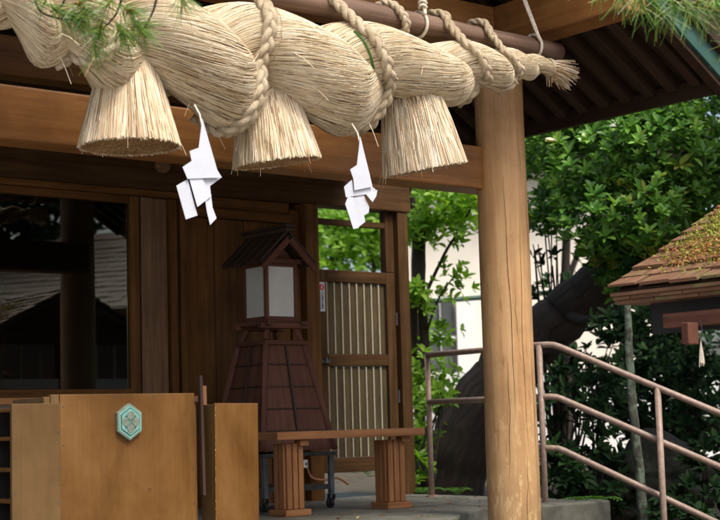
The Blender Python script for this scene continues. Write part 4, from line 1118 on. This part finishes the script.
fresh_tree('tall pale green tree farthest back, left of the white house', atD(395, 480, 19),
    [([(392, 490, 19), (396, 380, 19), (400, 250, 19), (396, 120, 19)], .10, .05), ([(424, 490, 19), (420, 380, 19), (416, 240, 19), (440, 120, 19)], .07, .04), ([(430, 190, 19), (455, 185, 19), (500, 195, 19)], .05, .02)],
    [DB(345, 235, 19, .7, 1), DB(385, 215, 19, .7, 1), DB(430, 195, 19, .6, .8), DB(400, 320, 19, .5, .5), DB(470, 200, 18.8, .5, .6), DB(320, 300, 19, .6, .6), DB(360, 330, 19, .7, .7)], 520, .14, 19)

fresh_tree('pale green tree seen through the gaps of the dark evergreen, right of the column', atD(570, 470, 19),
    [([(566, 480, 19), (570, 360, 19), (566, 240, 19), (575, 100, 19)], .08, .04), ([(568, 280, 19), (600, 200, 19), (640, 150, 19)], .04, .02)],
    [DB(540, 150, 18.8, .4, .6), DB(575, 130, 18.8, .5, .8), DB(560, 195, 18.8, .35, .35), DB(620, 130, 19, .5, .6), DB(530, 215, 18.8, .25, .2)], 300, .14, 19)

# shrubs and ferns on the bank
def shrub(label, blobs, n, mat, L, W, stem):
    T = thing('shrub', label, 'shrub', tuple(stem))
    s = MB()
    for c, rx, ry, rz, w in blobs:
        for _ in range(5): limb(s, [Vector(stem), Vector(stem).lerp(c, .5) + Vector((U(-.1, .1), U(-.1, .1), 0)), c + Vector((U(-.5, .5)*rx, U(-.5, .5)*ry, U(-.2, .6)*rz))], .014, .005, 5)
    s.build('stem', M['bark_thin'], T)
    c_ = MB()
    for p, d in blob_pts(blobs, n): rosette(c_, p, Vector((d.x - .3, d.y - .5, .8)), random.randint(5, 8), L*U(.8, 1.2), W)
    c_.build('crown', M[mat], T); return T
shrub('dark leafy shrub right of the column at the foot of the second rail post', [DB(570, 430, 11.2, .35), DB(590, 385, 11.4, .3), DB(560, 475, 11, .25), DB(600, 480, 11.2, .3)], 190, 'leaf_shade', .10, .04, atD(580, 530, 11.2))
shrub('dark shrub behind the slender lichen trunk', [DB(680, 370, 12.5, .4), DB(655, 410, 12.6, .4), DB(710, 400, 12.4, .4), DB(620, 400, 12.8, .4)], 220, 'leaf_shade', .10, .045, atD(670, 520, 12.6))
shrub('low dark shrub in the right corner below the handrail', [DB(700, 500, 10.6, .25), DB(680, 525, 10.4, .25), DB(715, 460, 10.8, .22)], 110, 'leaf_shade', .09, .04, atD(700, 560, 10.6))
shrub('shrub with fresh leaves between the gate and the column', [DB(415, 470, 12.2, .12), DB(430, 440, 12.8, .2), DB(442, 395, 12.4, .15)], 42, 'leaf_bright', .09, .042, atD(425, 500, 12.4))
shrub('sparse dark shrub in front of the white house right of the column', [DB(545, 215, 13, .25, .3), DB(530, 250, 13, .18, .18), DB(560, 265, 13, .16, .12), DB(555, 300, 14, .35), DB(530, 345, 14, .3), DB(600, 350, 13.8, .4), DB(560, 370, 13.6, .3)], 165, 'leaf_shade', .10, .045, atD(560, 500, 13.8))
def fern(label, base, n, L):
    T = thing('fern', label, 'fern', tuple(base)); q = MB(); base = Vector(base)
    for i in range(n):
        a = U(0, 2*PI); d = Vector((math.cos(a), math.sin(a), 0)); P = []
        for k in range(9):
            t_ = k/8; P.append(base + d*L*t_*.8 + Vector((0, 0, L*(1.1*t_ - .75*t_*t_))))
        for k in range(1, 9):
            tt = (P[k] - P[k-1]).normalized(); sd = tt.cross(Vector((0, 0, 1)))
            if sd.length < .01: continue
            sd.normalize(); l = L*.28*(1 - .75*abs(k/8 - .4))
            for s_ in (-1, 1):
                q.leaf(P[k], (sd*s_ + tt*.5).normalized(), Vector((0, 0, 1)), l, l*.36, R_(), .2)
    q.build('frond', M['leaf_fern'], T); return T
fern('fern at the foot of the handrail post left of the column', atD(424, 499, 11.6), 9, .20)
fern('small fern by the back edge of the platform near the column', atD(458, 497, 11.4), 8, .16)
fern('broad leaved fern in front of the dark rock', atD(592, 512, 10.2), 9, .24)
fern('fern under the gate behind the bench leg', atD(372, 480, 12.0), 9, .20)

# dark mossy rock
def rock(label, c, r, sc, seed):
    random.seed(seed)
    bm = bmesh.new(); bmesh.ops.create_icosphere(bm, subdivisions=5, radius=1)
    ph_ = [Vector((random.gauss(0, 1), random.gauss(0, 1), random.gauss(0, 1))) for _ in range(10)]
    for v in bm.verts:
        d = v.co.normalized(); k = 1
        for i, p in enumerate(ph_): k += .10*math.sin(d.dot(p)*(2 + i*.9) + i)/(1 + i*.25)
        v.co = Vector((d.x*sc[0], d.y*sc[1], d.z*sc[2]))*k*r
    me = bpy.data.meshes.new('rock'); bm.to_mesh(me); bm.free(); me.materials.append(M['stone'])
    me.polygons.foreach_set('use_smooth', [True]*len(me.polygons))
    o = bpy.data.objects.new('rock', me); COL.objects.link(o); o.location = c; tag(o, label, 'rock'); return o
rock('large dark mossy boulder under the handrail at the right', atD(650, 490, 11.6), .55, (1.1, .8, .75), 3)
random.seed(33)

# pine branches
def pine(name, label, twigs, tufts, L, r, cones=()):
    T = thing(name, label, 'pine branch', tuple(twigs[0][0]))
    for P in twigs: t = MB(); limb(t, P, .006, .003, 6); t.build('twig', M['bark_thin'], T)
    q = MB()
    for c, axis, n in tufts:
        axis = axis.normalized(); u = axis.orthogonal().normalized(); w = axis.cross(u)
        for _ in range(n):
            a = U(0, 2*PI); tl = U(.25, 1.25); d = axis*math.cos(tl) + (u*math.cos(a) + w*math.sin(a))*math.sin(tl); l = L*U(.65, 1.1)
            p = c + axis*U(-.05, .02); mid = p + d*l*.5; e = p + d*l + Vector((0, 0, -l*.06))
            q.tube([p, mid, e], [r, r, r*.5], n=3, cap=False, uvk=R_())
    q.build('needles', M['needle'], T)
    if cones:
        q = MB()
        for c in cones:
            for i in range(12):
                a = i*2.4; q.leaf(c, Vector((math.cos(a), math.sin(a), U(-.4, .4))).normalized(), Vector((0, 0, 1)), .02, .012, R_())
        q.build('bud', M['moss_rust'], T)
    return T
dl = 5.6
def A(x, y, d=dl): return atD(x, y, d)
pine('pine_branch', 'pine twigs with green needles in front of the rope at upper left',
     [[A(30, -30), A(38, 8), A(58, 18), A(75, 20)], [A(70, -20), A(62, 5), A(50, 12)], [A(125, -20), A(118, 10), A(104, 28)], [A(160, -20), A(155, 5), A(148, 22), A(142, 30)], [A(180, -30), A(182, -5), A(186, 6)]],
     [(A(60, 12), Vector((.5, -.2, -.4)), 60), (A(78, 20), Vector((.6, -.3, -.5)), 82), (A(85, 8), Vector((.3, -.3, -.6)), 67), (A(100, 30), Vector((-.3, -.3, -.7)), 75), (A(122, 32), Vector((.3, -.3, -.7)), 90), (A(140, 28), Vector((.4, -.3, -.6)), 90), (A(130, 10), Vector((.3, -.3, -.3)), 60), (A(110, 2), Vector((-.3, -.3, -.3)), 52), (A(182, 0), Vector((.1, -.2, -.9)), 39), (A(45, 2), Vector((-.5, -.3, -.5)), 30), (A(95, 50), Vector((0, -.3, -.8)), 30)],
     0.105, .0013, [A(130, 11), A(78, 4)])
dl = 4.2
pine('pine_branch', 'pine twigs with long green and yellowing needles at the upper right corner',
     [[A(760, -30), A(720, -5), A(690, 5), A(665, 5)], [A(720, -5), A(690, -12), A(640, -18)], [A(700, -40), A(672, -20), A(640, -15), A(615, -20)]],
     [(A(622, -6), Vector((-.2, -.2, -.9)), 33), (A(600, -14), Vector((-.3, -.2, -.9)), 22), (A(640, 2), Vector((.0, -.2, -.9)), 38), (A(657, 6), Vector((.2, -.2, -.9)), 33), (A(675, 8), Vector((.1, -.2, -.8)), 38), (A(690, 9), Vector((.4, -.2, -.7)), 55), (A(706, 8), Vector((.6, -.2, -.6)), 55), (A(722, 14), Vector((.3, -.2, -.8)), 49), (A(715, -5), Vector((.1, -.2, -.6)), 33), (A(735, 40), Vector((-.5, -.2, -.7)), 33), (A(650, -20), Vector((.1, -.2, -.9)), 22)],
     0.13, .0015, [A(697, 3)])

# ================================================================== WHITE HOUSE AND LOW WALL BEHIND
hp = atD(500, 420, 24)
hx = Vector((ROT @ Vector((1, 0, 0))).to_tuple()); hx.z = 0; hx.normalize(); hy = Vector((-hx.y, hx.x, 0))
hp.z = 0
H = thing('white_house', 'cream white house wall with a window beyond the trees', 'house', (hp.x, hp.y, -.1))
def atP(x, y, off):
    d = ray(x, y); return CAM + d * ((hp.dot(hy) + off - CAM.dot(hy)) / d.dot(hy))
def hb(name, px0, py0, px1, py1, off, th, mat, parent=None):
    a = atP(px0, py0, off); b = atP(px1, py1, off)
    q = MB(); q.prism([(a.x, a.y, b.z), (b.x, b.y, b.z), (b.x, b.y, a.z), (a.x, a.y, a.z)], tuple(hy*th)); return q.build(name, M[mat], parent or H)
hb('wall', 395, 150, 660, 440, .3, 4, 'cream')
hb('pilaster', 456, 300, 478, 430, .1, .18, 'white_wall')
wn = hb('window', 427, 300, 456, 378, .2, .08, 'window_grey'); hb('window_frame', 425, 298, 428, 380, .15, .1, 'white_wall', wn); hb('window_frame', 440, 300, 442, 378, .15, .03, 'white_wall', wn)
hb('window_frame', 426, 337, 456, 339.5, .15, .03, 'white_wall', wn)
hb('roof', 380, 120, 690, 152, -.4, 5, 'rafter')
q = MB(); q.tube([atD(380, 304.5, 20), atD(440, 300.5, 20), atD(560, 292, 20), atD(640, 287, 20)], .035, n=8)
q.tube([atD(385, 304, 20), atD(385, 440, 20)], .035, n=8); q.tube([atD(565, 292, 20), atD(567, 440, 20)], .035, n=8)
tag(q.build('pipe_frame', M['pipe'], smooth=True), 'dark green horizontal pipe on posts in front of the white house', 'pipe frame')
q = MB(); a = atD(400, 372, 21); b = atD(760, 376, 21); a0, b0 = a.copy(), b.copy()
q.prism([(a.x, a.y, -.3), (b.x, b.y, -.3), (b.x, b.y, b.z), (a.x, a.y, a.z)], tuple(hy*.15))
tag(q.build('low_wall', M['white_wall']), 'low white garden wall below the white house', 'wall')

# ================================================================== ACROSS THE COURTYARD (seen mirrored in the window)
oh = thing('shingled_hall', 'weathered shingle roofed hall across the courtyard, seen mirrored in the dark window', 'building', (11, -2.5, -.95))
ea, eb = Vector((7.6, -6.0, 1.5)), Vector((13.2, 3.4, 1.5)); ed = (eb - ea).normalized(); eu = Vector((ed.y, -ed.x, 0)); 
q = MB(); q.prism([ea - ed*.1, eb, eb + eu*4 + Vector((0, 0, 2.4)), ea + eu*4 + Vector((0, 0, 2.4))], (0, 0, -.06)); orf = q.build('roof', M['rafter'], oh)
q = MB()
for i in range(24):
    t = 0
    while t < (eb - ea).length:
        w = U(.2, .45); p = ea + ed*(t + w/2) + eu*(i*.165) + Vector((0, 0, i*.099 + .03 + U(0, .012)))
        q.bar(p, p + eu*.3 + Vector((0, 0, .155)), w - .006, .03); t += w
q.build('shingle_layer', M['shingle'], orf)
q = MB(); wa, wb = ea + eu*.8 + ed*.4, eb + eu*.8 - ed*.4
q.prism([(wa.x, wa.y, -.95), (wb.x, wb.y, -.95), (wb.x, wb.y, 2.35), (wa.x, wa.y, 2.35)], tuple(eu*.1)); q.build('wall', M['wall'], oh)
for nm, bx, by, hgt in (('tall dark evergreen behind the shingled hall, mirrored in the window', 12.5, -8, 7.0), ('rounded evergreen left of the shingled hall, mirrored in the window', 8.0, -8.5, 6.5), ('broad evergreen at the far right of the courtyard, mirrored in the window', 17.5, -5, 7.0)):
    T = thing('evergreen_tree', nm, 'tree', (bx, by, -.95))
    t = MB(); limb(t, [Vector((bx, by, -.95)), Vector((bx+.1, by, 1.5)), Vector((bx-.1, by, 4)), Vector((bx, by, hgt))], .25, .06); t.build('trunk', M['bark'], T)
    c_ = MB()
    for p, d in blob_pts([(Vector((bx, by, hgt*.45)), 2.6, 2.2, 2.4, 1), (Vector((bx, by, hgt*.85)), 2.0, 1.8, 2.0, .7), (Vector((bx-1.4, by+.3, hgt*.6)), 1.6, 1.4, 1.5, .4)], 900): rosette(c_, p, d + Vector((0, 0, .5)), 6, .24, .12)
    c_.build('crown', M['leaf_shade'], T)

# ================================================================== LIGHT, WORLD, CAMERA
sun_el, sun_az = math.radians(57), math.radians(-90)       # azimuth of the sun measured from +x in the ground plane
sd = Vector((math.cos(sun_el)*math.cos(sun_az), math.cos(sun_el)*math.sin(sun_az), math.sin(sun_el)))
L = bpy.data.lights.new('sun', 'SUN'); L.energy = 1.5; L.angle = math.radians(14); L.color = (1, .95, .87)
lo = bpy.data.objects.new('sun', L); COL.objects.link(lo); lo.rotation_euler = sd.to_track_quat('Z', 'Y').to_euler()
W = bpy.data.worlds.new('World'); S.world = W; W.use_nodes = True
nt = W.node_tree; bgn = nt.nodes['Background']
sky = nt.nodes.new('ShaderNodeTexSky'); sky.sky_type = 'NISHITA'; sky.sun_disc = False
sky.sun_elevation = sun_el; sky.sun_rotation = math.atan2(sd.x, sd.y); sky.dust_density = 6; sky.air_density = 1.0; sky.ozone_density = 1
nt.links.new(sky.outputs[0], bgn.inputs[0]); bgn.inputs[1].default_value = .15

cd = bpy.data.cameras.new('camera'); co = bpy.data.objects.new('camera', cd); COL.objects.link(co)
cd.sensor_width = 36; cd.sensor_fit = 'HORIZONTAL'; cd.lens = FPX/720*36; cd.clip_end = 3000; cd.clip_start = .05
co.matrix_world = Matrix.Translation(CAM) @ ROT.to_4x4()
cd.dof.use_dof = True; cd.dof.focus_distance = 8.0; cd.dof.aperture_fstop = 3.6
S.camera = co
S.view_settings.view_transform = 'Standard'; S.view_settings.look = 'None'; S.view_settings.exposure = .8; S.view_settings.gamma = 1
S.view_settings.use_curve_mapping = False
